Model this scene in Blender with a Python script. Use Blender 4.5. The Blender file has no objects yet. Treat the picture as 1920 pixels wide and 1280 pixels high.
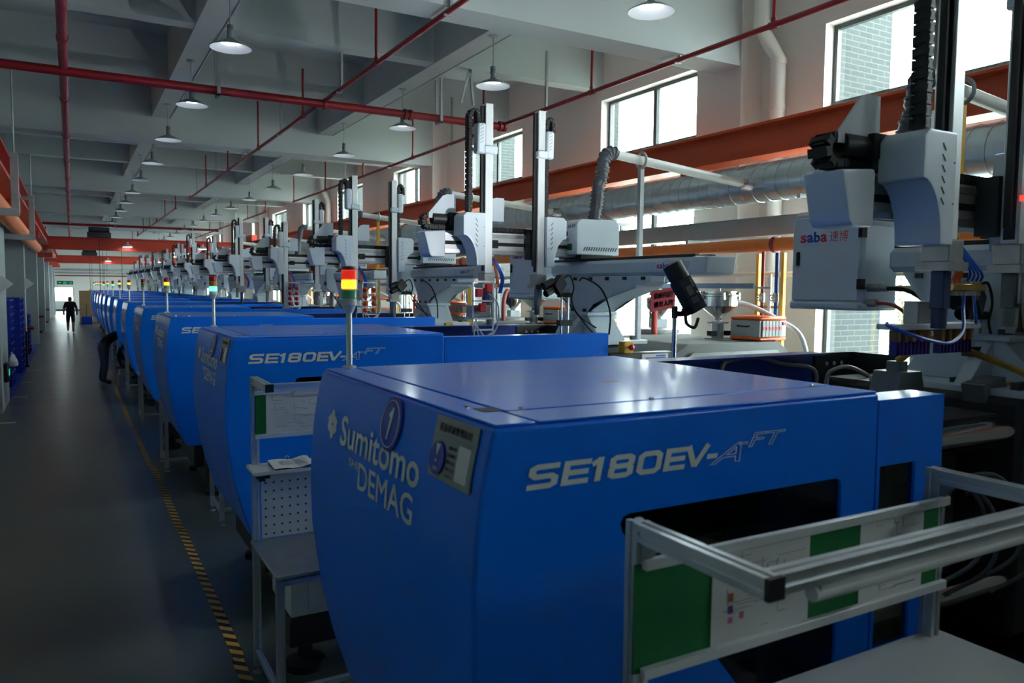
import bpy, bmesh, math, random
from mathutils import Vector, Matrix

SC = bpy.context.scene
COL = SC.collection
PI = math.pi
random.seed(7)

# ------------------------------------------------------------------ camera
CAM_H = 2.35
YAW, PITCH, ROLL = 0.51629, 0.06932, 0.00973
cam_data = bpy.data.cameras.new('camera')
cam = bpy.data.objects.new('camera', cam_data)
COL.objects.link(cam)
SC.camera = cam
cam_data.sensor_width = 36.0
cam_data.lens = 1452.96 / 1920 * 36.0
cam_data.clip_start = 0.05
cam_data.clip_end = 400
_f = Vector((math.sin(YAW), math.cos(YAW), 0)); _r = Vector((math.cos(YAW), -math.sin(YAW), 0)); _u = Vector((0, 0, 1))
_fw = _f * math.cos(PITCH) - _u * math.sin(PITCH)
_up = _u * math.cos(PITCH) + _f * math.sin(PITCH)
_r3 = _r * math.cos(ROLL) + _up * math.sin(ROLL)
_u3 = _up * math.cos(ROLL) - _r * math.sin(ROLL)
cam.matrix_world = Matrix(((_r3.x, _u3.x, -_fw.x, 0), (_r3.y, _u3.y, -_fw.y, 0), (_r3.z, _u3.z, -_fw.z, CAM_H), (0, 0, 0, 1)))
cam_data.dof.use_dof = True
cam_data.dof.focus_distance = 7.0
cam_data.dof.aperture_fstop = 4.0

# ------------------------------------------------------------------ world, exposure
world = bpy.data.worlds.new('overcast_sky')
SC.world = world
world.use_nodes = True
_nt = world.node_tree
_bg = _nt.nodes['Background']
_bg.inputs['Color'].default_value = (0.90, 0.97, 1.0, 1)
_bg.inputs['Strength'].default_value = 25.0
SC.view_settings.view_transform = 'Standard'
SC.view_settings.look = 'None'
SC.view_settings.gamma = 1.0
SC.view_settings.use_curve_mapping = False
SC.view_settings.exposure = 0.0
SC.cycles.max_bounces = 10
SC.cycles.diffuse_bounces = 6
SC.cycles.transparent_max_bounces = 16
LAMP_POWER = 22.0
STROBE_POWER = 180.0

# ------------------------------------------------------------------ materials
MATS = {}
def mat(name, col, rough=0.5, metal=0.0, coat=0.0, spec=0.5, var=0.0, vscale=6.0, bump=0.0, bscale=80.0, emit=None, estr=0.0, alpha=None, trans=0.0):
    if name in MATS: return MATS[name]
    m = bpy.data.materials.new(name); m.use_nodes = True
    nt = m.node_tree; p = nt.nodes['Principled BSDF']
    p.inputs['Base Color'].default_value = (*col, 1)
    p.inputs['Roughness'].default_value = rough
    p.inputs['Metallic'].default_value = metal
    p.inputs['Coat Weight'].default_value = coat
    p.inputs['Coat Roughness'].default_value = 0.12
    p.inputs['Specular IOR Level'].default_value = spec
    p.inputs['Transmission Weight'].default_value = trans
    if emit is not None:
        p.inputs['Emission Color'].default_value = (*emit, 1)
        p.inputs['Emission Strength'].default_value = estr
    if alpha is not None:
        p.inputs['Alpha'].default_value = alpha
    if var or bump:
        tc = nt.nodes.new('ShaderNodeTexCoord')
    if var:
        n = nt.nodes.new('ShaderNodeTexNoise'); n.inputs['Scale'].default_value = vscale; n.inputs['Detail'].default_value = 5
        nt.links.new(tc.outputs['Object'], n.inputs['Vector'])
        mr = nt.nodes.new('ShaderNodeMapRange')
        mr.inputs['From Min'].default_value = 0.3; mr.inputs['From Max'].default_value = 0.7
        mr.inputs['To Min'].default_value = 1 - var; mr.inputs['To Max'].default_value = 1 + var
        nt.links.new(n.outputs['Fac'], mr.inputs['Value'])
        mx = nt.nodes.new('ShaderNodeVectorMath'); mx.operation = 'SCALE'
        mx.inputs[0].default_value = col
        nt.links.new(mr.outputs['Result'], mx.inputs['Scale'])
        nt.links.new(mx.outputs['Vector'], p.inputs['Base Color'])
        mr2 = nt.nodes.new('ShaderNodeMapRange')
        mr2.inputs['To Min'].default_value = max(0.02, rough * 0.8); mr2.inputs['To Max'].default_value = min(1, rough * 1.25)
        nt.links.new(n.outputs['Fac'], mr2.inputs['Value']); nt.links.new(mr2.outputs['Result'], p.inputs['Roughness'])
    if bump:
        b = nt.nodes.new('ShaderNodeTexNoise'); b.inputs['Scale'].default_value = bscale; b.inputs['Detail'].default_value = 3
        nt.links.new(tc.outputs['Object'], b.inputs['Vector'])
        bn = nt.nodes.new('ShaderNodeBump'); bn.inputs['Strength'].default_value = bump; bn.inputs['Distance'].default_value = 0.01
        nt.links.new(b.outputs['Fac'], bn.inputs['Height']); nt.links.new(bn.outputs['Normal'], p.inputs['Normal'])
    MATS[name] = m
    return m

blue = mat('blue_powder_coat', (0.0, 0.185, 0.90), 0.36, coat=0.3, spec=0.2, var=0.04, vscale=2, bump=0.05, bscale=420)
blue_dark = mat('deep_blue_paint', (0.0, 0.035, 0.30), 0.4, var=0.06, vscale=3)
blue_crate = mat('blue_crate_plastic', (0.0, 0.022, 0.30), 0.45, var=0.08, vscale=2)
blue_disc = mat('royal_blue_vinyl', (0.012, 0.035, 0.42), 0.3)
robot_white = mat('pale_blue_white_enamel', (0.68, 0.77, 0.84), 0.35, coat=0.2, var=0.03, vscale=3)
robot_grey = mat('grey_white_cast_enamel', (0.56, 0.65, 0.72), 0.42, var=0.06, vscale=5)
white_pl = mat('white_plastic', (0.62, 0.64, 0.63), 0.4)
cream = mat('cream_sheet_metal', (0.60, 0.61, 0.52), 0.45, var=0.03)
print_white = mat('white_lettering', (0.78, 0.82, 0.80), 0.45)
paper = mat('paper', (0.72, 0.73, 0.72), 0.7, var=0.02, vscale=8)
print_grey = mat('grey_print', (0.25, 0.26, 0.28), 0.7)
print_pink = mat('pink_print', (0.55, 0.12, 0.25), 0.7)
print_purple = mat('purple_print', (0.20, 0.04, 0.30), 0.7)
print_brown = mat('brown_print', (0.40, 0.12, 0.05), 0.7)
print_red = mat('red_lettering', (0.70, 0.02, 0.05), 0.5)
print_blue = mat('blue_lettering', (0.01, 0.06, 0.52), 0.5)
black_print = mat('black_lettering', (0.02, 0.02, 0.02), 0.6)
black_pl = mat('black_plastic', (0.012, 0.012, 0.013), 0.42, var=0.1)
grey_navy = mat('anodised_navy', (0.05, 0.07, 0.14), 0.35, metal=0.6)
black_rub = mat('black_rubber', (0.015, 0.015, 0.015), 0.7)
chain_black = mat('energy_chain_plastic', (0.014, 0.014, 0.016), 0.55)
black_steel = mat('black_painted_steel', (0.02, 0.021, 0.023), 0.45, var=0.15, vscale=8)
iron = mat('dark_cast_iron', (0.035, 0.037, 0.04), 0.5, metal=0.4, var=0.2, vscale=9)
alu = mat('anodised_aluminium', (0.62, 0.66, 0.68), 0.36, metal=0.85, var=0.04, vscale=10)
alu_white = mat('silver_extrusion', (0.70, 0.73, 0.74), 0.4, metal=0.35, var=0.03)
groove = mat('groove_shade', (0.03, 0.032, 0.035), 0.6)  # near-black colour carries the shade inside slots, grooves and holes
steel = mat('polished_steel', (0.66, 0.66, 0.64), 0.16, metal=1.0, var=0.05)
chrome = mat('chrome_tie_bar', (0.70, 0.71, 0.72), 0.12, metal=1.0)
steel_dull = mat('brushed_steel', (0.42, 0.43, 0.43), 0.32, metal=0.9, var=0.12, vscale=9)
galv = mat('galvanised_steel', (0.58, 0.65, 0.67), 0.4, metal=0.95, var=0.05, vscale=4)
galv_dull = mat('zinc_strut', (0.36, 0.39, 0.40), 0.5, metal=0.5, var=0.1)
foil = mat('crinkled_foil', (0.70, 0.72, 0.73), 0.22, metal=1.0, bump=1.0, bscale=60)
hose_grey = mat('grey_flexible_hose', (0.12, 0.13, 0.15), 0.4, metal=0.3, bump=0.3, bscale=40)
hose_red = mat('red_flexible_hose', (0.55, 0.06, 0.04), 0.5)
hose_pink = mat('maroon_ribbed_hose', (0.32, 0.06, 0.06), 0.5)
hose_clear = mat('milky_clear_hose', (0.55, 0.62, 0.66), 0.25)
pvc = mat('white_pvc', (0.78, 0.79, 0.74), 0.35)
red_pipe = mat('red_fire_pipe', (0.24, 0.008, 0.014), 0.4, var=0.1)
red_drk = mat('dark_red_paint', (0.22, 0.012, 0.02), 0.45)
crane_or = mat('orange_crane_paint', (0.58, 0.085, 0.02), 0.45, var=0.08, vscale=1.5)
crane_red = mat('red_orange_crane_paint', (0.46, 0.045, 0.02), 0.45, var=0.08, vscale=1.5)
orange_pipe = mat('orange_water_pipe', (0.78, 0.19, 0.03), 0.4, var=0.06)
orange_box = mat('orange_enamel', (0.80, 0.13, 0.02), 0.4)
orange_hose = mat('orange_air_line', (0.85, 0.14, 0.02), 0.4)
yellow = mat('yellow_paint', (0.72, 0.40, 0.02), 0.45)
yellow_cable = mat('yellow_ochre_cable', (0.60, 0.32, 0.02), 0.45)
blue_hose = mat('blue_air_line', (0.01, 0.10, 0.55), 0.35)
grey_cable = mat('grey_cable', (0.28, 0.27, 0.24), 0.5)
blue_pipe = mat('blue_pipe_paint', (0.01, 0.06, 0.35), 0.45)
grey_box = mat('grey_enamel', (0.16, 0.19, 0.19), 0.45, var=0.08)
grey_light = mat('light_grey_enamel', (0.42, 0.45, 0.44), 0.45, var=0.05)
inj_grey = mat('warm_grey_machine_enamel', (0.17, 0.18, 0.175), 0.75, spec=0.15, var=0.06)
plate_grey = mat('grey_sign_plate', (0.27, 0.29, 0.28), 0.5)
tray_grey = mat('grey_cable_tray', (0.30, 0.32, 0.32), 0.42, metal=0.3, var=0.06)
green_board = mat('green_felt', (0.0, 0.15, 0.035), 0.75, var=0.04)
green_dark = mat('dark_green_plastic', (0.0, 0.10, 0.04), 0.5)
sign_red = mat('red_sign', (0.60, 0.01, 0.03), 0.5)
purple = mat('violet_plastic', (0.05, 0.02, 0.22), 0.4)
brown = mat('brown_part', (0.30, 0.14, 0.05), 0.5)
card = mat('cardboard', (0.20, 0.13, 0.06), 0.8, var=0.1)
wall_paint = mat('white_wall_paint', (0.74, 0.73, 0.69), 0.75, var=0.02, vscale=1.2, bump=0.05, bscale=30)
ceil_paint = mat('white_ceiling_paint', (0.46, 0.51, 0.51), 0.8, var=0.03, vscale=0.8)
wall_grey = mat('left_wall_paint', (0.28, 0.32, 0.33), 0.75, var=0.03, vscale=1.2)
frame_dark = mat('dark_window_frame', (0.05, 0.065, 0.065), 0.4)
frame_light = mat('pale_door_frame', (0.55, 0.58, 0.57), 0.5)
ground_out = mat('outdoor_concrete', (0.42, 0.43, 0.40), 0.9, var=0.1)
leaf = mat('tree_leaves', (0.30, 0.42, 0.22), 0.6, var=0.3, vscale=3)
bark = mat('tree_bark', (0.12, 0.09, 0.06), 0.85)
skin = mat('skin', (0.42, 0.24, 0.17), 0.55)
cloth_black = mat('black_cotton', (0.012, 0.012, 0.014), 0.85)
cloth_navy = mat('navy_work_trousers', (0.045, 0.055, 0.085), 0.85)
hair = mat('black_hair', (0.008, 0.008, 0.009), 0.5)
shoe = mat('dark_shoe', (0.03, 0.025, 0.022), 0.6)
brass = mat('brass', (0.65, 0.42, 0.12), 0.25, metal=1.0)
lamp_out = mat('grey_lamp_shade', (0.30, 0.33, 0.33), 0.4)
lamp_in = mat('white_reflector', (0.80, 0.83, 0.86), 0.35)
lamp_emit = mat('lit_led_disc', (1, 1, 1), 0.5, emit=(0.86, 0.95, 1.0), estr=LAMP_POWER)
lamp_dim = mat('dim_led_disc', (0.9, 0.9, 0.9), 0.5, emit=(0.86, 0.95, 1.0), estr=LAMP_POWER * 0.25)
lens_red = mat('red_lens', (0.45, 0.008, 0.008), 0.2)
lens_amber = mat('amber_lens', (0.55, 0.14, 0.01), 0.2)
lens_green = mat('green_lens', (0.12, 0.50, 0.20), 0.2)
lit_red = mat('lit_red_lens', (0.8, 0.02, 0.01), 0.3, emit=(1.0, 0.03, 0.01), estr=0.55)
lit_amber = mat('lit_amber_lens', (1, 0.4, 0.02), 0.3, emit=(1.0, 0.36, 0.02), estr=2.6)
lit_green = mat('lit_green_lens', (0.3, 1, 0.6), 0.3, emit=(0.10, 1.0, 0.45), estr=2.2)
exit_green = mat('lit_exit_green', (0.05, 0.6, 0.3), 0.4, emit=(0.02, 0.75, 0.35), estr=0.5)
led_red = mat('lit_red_led', (1, 0.05, 0.05), 0.3, emit=(1, 0.05, 0.03), estr=1.5)
flash_lcd = mat('grey_green_display', (0.16, 0.18, 0.13), 0.3)

def glass_mat(name, tint, refl=0.12, op=0.0):
    m = bpy.data.materials.new(name); m.use_nodes = True
    nt = m.node_tree; nt.nodes.clear()
    out = nt.nodes.new('ShaderNodeOutputMaterial')
    tr = nt.nodes.new('ShaderNodeBsdfTransparent'); tr.inputs['Color'].default_value = (*tint, 1)
    gl = nt.nodes.new('ShaderNodeBsdfGlossy'); gl.inputs['Roughness'].default_value = 0.03; gl.inputs['Color'].default_value = (0.9, 0.9, 0.9, 1)
    lw = nt.nodes.new('ShaderNodeLayerWeight'); pw = nt.nodes.new('ShaderNodeMath'); pw.operation = 'POWER'; pw.inputs[1].default_value = 4.0
    ml = nt.nodes.new('ShaderNodeMath'); ml.operation = 'MULTIPLY_ADD'; ml.inputs[1].default_value = 0.5; ml.inputs[2].default_value = 0.04
    nt.links.new(lw.outputs['Facing'], pw.inputs[0]); nt.links.new(pw.outputs[0], ml.inputs[0])
    mx = nt.nodes.new('ShaderNodeMixShader')
    nt.links.new(ml.outputs[0], mx.inputs['Fac'])
    nt.links.new(tr.outputs['BSDF'], mx.inputs[1]); nt.links.new(gl.outputs['BSDF'], mx.inputs[2])
    nt.links.new(mx.outputs['Shader'], out.inputs['Surface'])
    return m
glass = glass_mat('window_glass', (0.93, 0.98, 0.97))
glass_smoke = glass_mat('smoked_safety_glass', (0.45, 0.48, 0.47))

def floor_mat():
    m = bpy.data.materials.new('dark_epoxy_floor'); m.use_nodes = True
    nt = m.node_tree; p = nt.nodes['Principled BSDF']
    tc = nt.nodes.new('ShaderNodeTexCoord')
    n = nt.nodes.new('ShaderNodeTexNoise'); n.inputs['Scale'].default_value = 1.1; n.inputs['Detail'].default_value = 3
    mp = nt.nodes.new('ShaderNodeMapping'); mp.inputs['Scale'].default_value = (0.6, 1.6, 1)
    nt.links.new(tc.outputs['Object'], mp.inputs['Vector']); nt.links.new(mp.outputs['Vector'], n.inputs['Vector'])
    cr = nt.nodes.new('ShaderNodeValToRGB')
    cr.color_ramp.elements[0].position = 0.3; cr.color_ramp.elements[0].color = (0.042, 0.054, 0.054, 1)
    cr.color_ramp.elements[1].position = 0.75; cr.color_ramp.elements[1].color = (0.07, 0.086, 0.086, 1)
    nt.links.new(n.outputs['Fac'], cr.inputs['Fac']); nt.links.new(cr.outputs['Color'], p.inputs['Base Color'])
    mr = nt.nodes.new('ShaderNodeMapRange'); mr.inputs['To Min'].default_value = 0.24; mr.inputs['To Max'].default_value = 0.38
    nt.links.new(n.outputs['Fac'], mr.inputs['Value']); nt.links.new(mr.outputs['Result'], p.inputs['Roughness'])
    return m
floor_m = floor_mat()

def stripe_mat():
    m = bpy.data.materials.new('hazard_stripe_print'); m.use_nodes = True
    nt = m.node_tree; p = nt.nodes['Principled BSDF']; p.inputs['Roughness'].default_value = 0.5
    tc = nt.nodes.new('ShaderNodeTexCoord'); sx = nt.nodes.new('ShaderNodeSeparateXYZ')
    nt.links.new(tc.outputs['Object'], sx.inputs[0])
    a = nt.nodes.new('ShaderNodeMath'); a.operation = 'ADD'
    nt.links.new(sx.outputs['X'], a.inputs[0]); nt.links.new(sx.outputs['Y'], a.inputs[1])
    b = nt.nodes.new('ShaderNodeMath'); b.operation = 'MULTIPLY'; b.inputs[1].default_value = 1 / 0.13
    nt.links.new(a.outputs[0], b.inputs[0])
    c = nt.nodes.new('ShaderNodeMath'); c.operation = 'FRACT'; nt.links.new(b.outputs[0], c.inputs[0])
    d = nt.nodes.new('ShaderNodeMath'); d.operation = 'GREATER_THAN'; d.inputs[1].default_value = 0.5; nt.links.new(c.outputs[0], d.inputs[0])
    mx = nt.nodes.new('ShaderNodeMix'); mx.data_type = 'RGBA'
    mx.inputs[6].default_value = (0.02, 0.02, 0.02, 1); mx.inputs[7].default_value = (0.50, 0.27, 0.03, 1)
    nt.links.new(d.outputs[0], mx.inputs[0]); nt.links.new(mx.outputs[2], p.inputs['Base Color'])
    return m
stripe_m = stripe_mat()

def tile_mat():
    m = bpy.data.materials.new('grey_facade_tile'); m.use_nodes = True
    nt = m.node_tree; p = nt.nodes['Principled BSDF']; p.inputs['Roughness'].default_value = 0.9; p.inputs['Specular IOR Level'].default_value = 0.0
    tc = nt.nodes.new('ShaderNodeTexCoord'); sx = nt.nodes.new('ShaderNodeSeparateXYZ'); cb = nt.nodes.new('ShaderNodeCombineXYZ')
    nt.links.new(tc.outputs['Object'], sx.inputs[0])
    a = nt.nodes.new('ShaderNodeMath'); a.operation = 'ADD'
    nt.links.new(sx.outputs['X'], a.inputs[0]); nt.links.new(sx.outputs['Y'], a.inputs[1])
    nt.links.new(a.outputs[0], cb.inputs['X']); nt.links.new(sx.outputs['Z'], cb.inputs['Y'])
    br = nt.nodes.new('ShaderNodeTexBrick'); br.inputs['Scale'].default_value = 1.0
    br.inputs['Color1'].default_value = (0.046, 0.052, 0.052, 1); br.inputs['Color2'].default_value = (0.052, 0.058, 0.057, 1); br.inputs['Mortar'].default_value = (0.078, 0.085, 0.083, 1)
    br.inputs['Brick Width'].default_value = 0.24; br.inputs['Row Height'].default_value = 0.065; br.inputs['Mortar Size'].default_value = 0.006; br.offset = 0.5
    nt.links.new(cb.outputs[0], br.inputs['Vector']); nt.links.new(br.outputs['Color'], p.inputs['Base Color'])
    return m
tile_m = tile_mat()

# ------------------------------------------------------------------ mesh helpers
class G:
    """collects simple closed shapes; build() makes one mesh"""
    def __init__(s): s.v = []; s.f = []
    def add(s, v, f):
        o = len(s.v); s.v += [tuple(p) for p in v]; s.f += [tuple(i + o for i in q) for q in f]; return s
    def box(s, x0, x1, y0, y1, z0, z1, b=0.0):
        if x1 < x0: x0, x1 = x1, x0
        if y1 < y0: y0, y1 = y1, y0
        if z1 < z0: z0, z1 = z1, z0
        if not b:
            return s.add([(x0,y0,z0),(x1,y0,z0),(x1,y1,z0),(x0,y1,z0),(x0,y0,z1),(x1,y0,z1),(x1,y1,z1),(x0,y1,z1)],
                         [(0,3,2,1),(4,5,6,7),(0,1,5,4),(1,2,6,5),(2,3,7,6),(3,0,4,7)])
        b = min(b, (x1-x0)*.45, (y1-y0)*.45, (z1-z0)*.45)
        c = ((x0+x1)/2, (y0+y1)/2, (z0+z1)/2); h = ((x1-x0)/2, (y1-y0)/2, (z1-z0)/2)
        V = []; ix = {}
        for sx in (-1,1):
            for sy in (-1,1):
                for sz in (-1,1):
                    for a in range(3):
                        sg = (sx,sy,sz); p = [c[i] + sg[i]*(h[i] - (0 if i == a else b)) for i in range(3)]
                        ix[(sx,sy,sz,a)] = len(V); V.append(p)
        F = []
        for a in range(3):
            i, j = [k for k in range(3) if k != a]
            for sg in (-1,1):
                q = []
                for (u, w) in ((-1,-1),(1,-1),(1,1),(-1,1)):
                    t = [0,0,0]; t[a] = sg; t[i] = u; t[j] = w; q.append(ix[(*t, a)])
                F.append(q)
        for a in range(3):
            i, j = [k for k in range(3) if k != a]
            for u in (-1,1):
                for w in (-1,1):
                    t0 = [0,0,0]; t0[a] = -1; t0[i] = u; t0[j] = w; t1 = list(t0); t1[a] = 1
                    F.append([ix[(*t0,i)], ix[(*t1,i)], ix[(*t1,j)], ix[(*t0,j)]])
        for sx in (-1,1):
            for sy in (-1,1):
                for sz in (-1,1): F.append([ix[(sx,sy,sz,0)], ix[(sx,sy,sz,1)], ix[(sx,sy,sz,2)]])
        return s.add(V, F)
    def cyl(s, p, q, r, r2=None, n=12, cap=True):
        r2 = r if r2 is None else r2
        p = Vector(p); q = Vector(q); d = (q - p).normalized()
        a = d.orthogonal().normalized(); b = d.cross(a)
        V = []
        for k in range(n):
            t = 2*PI*k/n; e = a*math.cos(t) + b*math.sin(t)
            V.append(p + e*r); V.append(q + e*r2)
        F = [(2*k, 2*((k+1)%n), 2*((k+1)%n)+1, 2*k+1) for k in range(n)]
        if cap: F += [tuple(2*k for k in range(n))[::-1], tuple(2*k+1 for k in range(n))]
        return s.add(V, F)
    def tube(s, pts, r, n=8, smooth=0):
        P = [Vector(p) for p in pts]
        if smooth: P = catmull(P, smooth)
        V = []; prev = None; R = r if isinstance(r, (list, tuple)) else [r]*len(P)
        for i, p in enumerate(P):
            t = (P[min(i+1, len(P)-1)] - P[max(i-1, 0)]).normalized()
            if prev is None: a = t.orthogonal().normalized()
            else:
                a = (prev - t*prev.dot(t))
                a = a.normalized() if a.length > 1e-6 else t.orthogonal().normalized()
            prev = a; b = t.cross(a)
            for k in range(n):
                g = 2*PI*k/n; V.append(p + (a*math.cos(g) + b*math.sin(g))*R[i])
        F = []
        for i in range(len(P)-1):
            for k in range(n):
                k2 = (k+1) % n; F.append((i*n+k, i*n+k2, (i+1)*n+k2, (i+1)*n+k))
        F += [tuple(range(n))[::-1], tuple((len(P)-1)*n + k for k in range(n))]
        return s.add(V, F)
    def prism(s, poly, axis, a, b):
        n = len(poly)
        def m(u, w, t): return {'y': (u, t, w), 'x': (t, u, w), 'z': (u, w, t)}[axis]
        V = [m(u, w, a) for u, w in poly] + [m(u, w, b) for u, w in poly]
        F = [tuple(range(n)), tuple(range(2*n-1, n-1, -1))] + [(i, (i+1)%n, n+(i+1)%n, n+i) for i in range(n)]
        return s.add(V, F)
    def lathe(s, prof, c=(0,0,0), n=20, axis='z', cap=True):
        V = []; F = []
        for r, h in prof:
            for k in range(n):
                t = 2*PI*k/n; u, w = r*math.cos(t), r*math.sin(t)
                V.append({'z': (c[0]+u, c[1]+w, c[2]+h), 'x': (c[0]+h, c[1]+u, c[2]+w), 'y': (c[0]+u, c[1]+h, c[2]+w)}[axis])
        for i in range(len(prof)-1):
            for k in range(n):
                k2 = (k+1) % n; F.append((i*n+k, i*n+k2, (i+1)*n+k2, (i+1)*n+k))
        if cap and prof[0][0] > 1e-6: F.append(tuple(range(n))[::-1])
        if cap and prof[-1][0] > 1e-6: F.append(tuple((len(prof)-1)*n + k for k in range(n)))
        return s.add(V, F)
    def ring(s, c, axis, R, r, n=20, m=8):
        V = []; F = []
        for i in range(n):
            t = 2*PI*i/n
            for j in range(m):
                g = 2*PI*j/m; rr = R + r*math.cos(g); h = r*math.sin(g); u, w = rr*math.cos(t), rr*math.sin(t)
                V.append({'z': (c[0]+u, c[1]+w, c[2]+h), 'x': (c[0]+h, c[1]+u, c[2]+w), 'y': (c[0]+u, c[1]+h, c[2]+w)}[axis])
        for i in range(n):
            for j in range(m): F.append((i*m+j, ((i+1)%n)*m+j, ((i+1)%n)*m+(j+1)%m, i*m+(j+1)%m))
        return s.add(V, F)
    def obox(s, c, ax, ay, az):
        c = Vector(c); ax = Vector(ax); ay = Vector(ay); az = Vector(az)
        V = [c + ax*i + ay*j + az*k for k in (-1,1) for j in (-1,1) for i in (-1,1)]
        return s.add(V, [(0,2,3,1),(4,5,7,6),(0,1,5,4),(1,3,7,5),(3,2,6,7),(2,0,4,6)])
    def slot(s, p, q, w=0.02):     # T-slot aluminium profile between two points on an axis
        p = Vector(p); q = Vector(q); d = (q-p).normalized()
        a = Vector((0,0,1)) if abs(d.z) < 0.9 else Vector((1,0,0))
        b = d.cross(a).normalized(); a = b.cross(d).normalized()
        k, g, t = w, w*0.28, w*0.3
        prof = [(-k,-k),(-g,-k),(-g,-k+t),(g,-k+t),(g,-k),(k,-k),(k,-g),(k-t,-g),(k-t,g),(k,g),(k,k),(g,k),(g,k-t),(-g,k-t),(-g,k),(-k,k),(-k,g),(-k+t,g),(-k+t,-g),(-k,-g)]
        n = len(prof)
        V = [p + a*u + b*v for u, v in prof] + [q + a*u + b*v for u, v in prof]
        return s.add(V, [tuple(range(n)), tuple(range(2*n-1, n-1, -1))] + [(i,(i+1)%n,n+(i+1)%n,n+i) for i in range(n)])
    def mesh(s, name, m, smooth=True, bevel=0.0, angle=38):
        me = bpy.data.meshes.new(name); me.from_pydata(s.v, [], s.f)
        bm = bmesh.new(); bm.from_mesh(me)
        bmesh.ops.recalc_face_normals(bm, faces=bm.faces)
        if bevel:
            ed = [e for e in bm.edges if len(e.link_faces) == 2 and e.calc_face_angle(0) > math.radians(30)]
            bmesh.ops.bevel(bm, geom=ed, offset=bevel, segments=2, affect='EDGES', profile=0.6, clamp_overlap=True)
        bm.to_mesh(me); bm.free()
        if bevel and smooth: crisp_normals(me)
        elif smooth and len(me.polygons):
            me.polygons.foreach_set('use_smooth', [True]*len(me.polygons)); me.set_sharp_from_angle(angle=math.radians(angle))
        if m is not None: me.materials.append(m)
        return me

def crisp_normals(me, limit=50):
    """area-weighted corner normals so large faces stay flat next to small bevels"""
    cl = math.cos(math.radians(limit))
    vf = [[] for _ in me.vertices]
    for p in me.polygons:
        for v in p.vertices: vf[v].append(p.index)
    N = [p.normal.copy() for p in me.polygons]; A = [p.area for p in me.polygons]
    out = [None]*len(me.loops)
    for p in me.polygons:
        for li, v in zip(p.loop_indices, p.vertices):
            n = Vector((0, 0, 0))
            for q in vf[v]:
                if N[q].dot(N[p.index]) > cl: n += N[q]*A[q]
            out[li] = n.normalized() if n.length > 1e-12 else N[p.index]
    me.polygons.foreach_set('use_smooth', [True]*len(me.polygons))
    me.normals_split_custom_set(out)

def catmull(P, n):
    out = []
    for i in range(len(P)-1):
        p0 = P[max(i-1,0)]; p1 = P[i]; p2 = P[i+1]; p3 = P[min(i+2, len(P)-1)]
        for k in range(n):
            t = k/n
            out.append(0.5*((2*p1) + (p2-p0)*t + (2*p0-5*p1+4*p2-p3)*t*t + (3*p1-p0-3*p2+p3)*t**3))
    out.append(P[-1]); return out

CACHE = {}
STUFF_PARTS = {'bolts', 'vent_slots', 'lid_screws', 'links', 'hinges', 'panel_holes', 'screws', 'level_sensor', 'hopper_clamps', 'print_lines', 'pegboard_holes', 'couplings', 'foliage', 'fittings', 'ribs', 'seams', 'end_caps'}
def obj(name, g, m, parent=None, key=None, loc=None, label=None, **kw):
    """one mesh object; key shares mesh data between alike pieces"""
    if key is not None and key in CACHE: me = CACHE[key]
    else:
        if callable(g) and not isinstance(g, G): g = g()
        me = g if isinstance(g, bpy.types.Mesh) else g.mesh(name, m, **kw)
        if key is not None: CACHE[key] = me
    o = bpy.data.objects.new(name, me); COL.objects.link(o)
    if parent is not None: o.parent = parent; 
    if parent is not None and parent.get('_off') is not None:
        o.location = Vector(loc or (0,0,0)) - Vector(parent['_off'])
    elif loc is not None: o.location = loc
    if label: o['label'] = label
    if name in STUFF_PARTS: o['kind'] = 'stuff'
    return o

def tag(o, label, cat, group=None, kind=None):
    o['label'] = label; o['category'] = cat
    if group: o['group'] = group
    if kind: o['kind'] = kind
    return o

def thing(name, label, cat, group=None, base=(0,0,0), origin=(0,0,0), kind=None):
    """Empty at base; parts are modelled in a frame whose zero is `origin`"""
    o = bpy.data.objects.new(name, None); COL.objects.link(o); o.empty_display_size = 0.1
    o.location = base
    o['_off'] = (base[0]-origin[0], base[1]-origin[1], base[2]-origin[2])
    return tag(o, label, cat, group, kind)

def text_mesh(body, size=1.0, shear=0.0, bold=0.0, sx=1.0, outline=0.0, extrude=0.0, space=1.0, align='LEFT', res=3):
    c = bpy.data.curves.new('t', 'FONT'); c.body = body; c.size = size; c.shear = shear
    if bold and not outline: c.bevel_depth = bold; c.bevel_resolution = 0
    c.space_character = space; c.align_x = align; c.resolution_u = res; c.extrude = extrude
    if outline: c.fill_mode = 'NONE'; c.bevel_depth = outline; c.bevel_resolution = 0
    o = bpy.data.objects.new('t', c); COL.objects.link(o)
    dg = bpy.context.evaluated_depsgraph_get(); dg.update()
    me = bpy.data.meshes.new_from_object(o.evaluated_get(dg))
    bpy.data.objects.remove(o); bpy.data.curves.remove(c)
    for v in me.vertices: v.co.x *= sx; v.co.z *= .02
    return me

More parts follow.
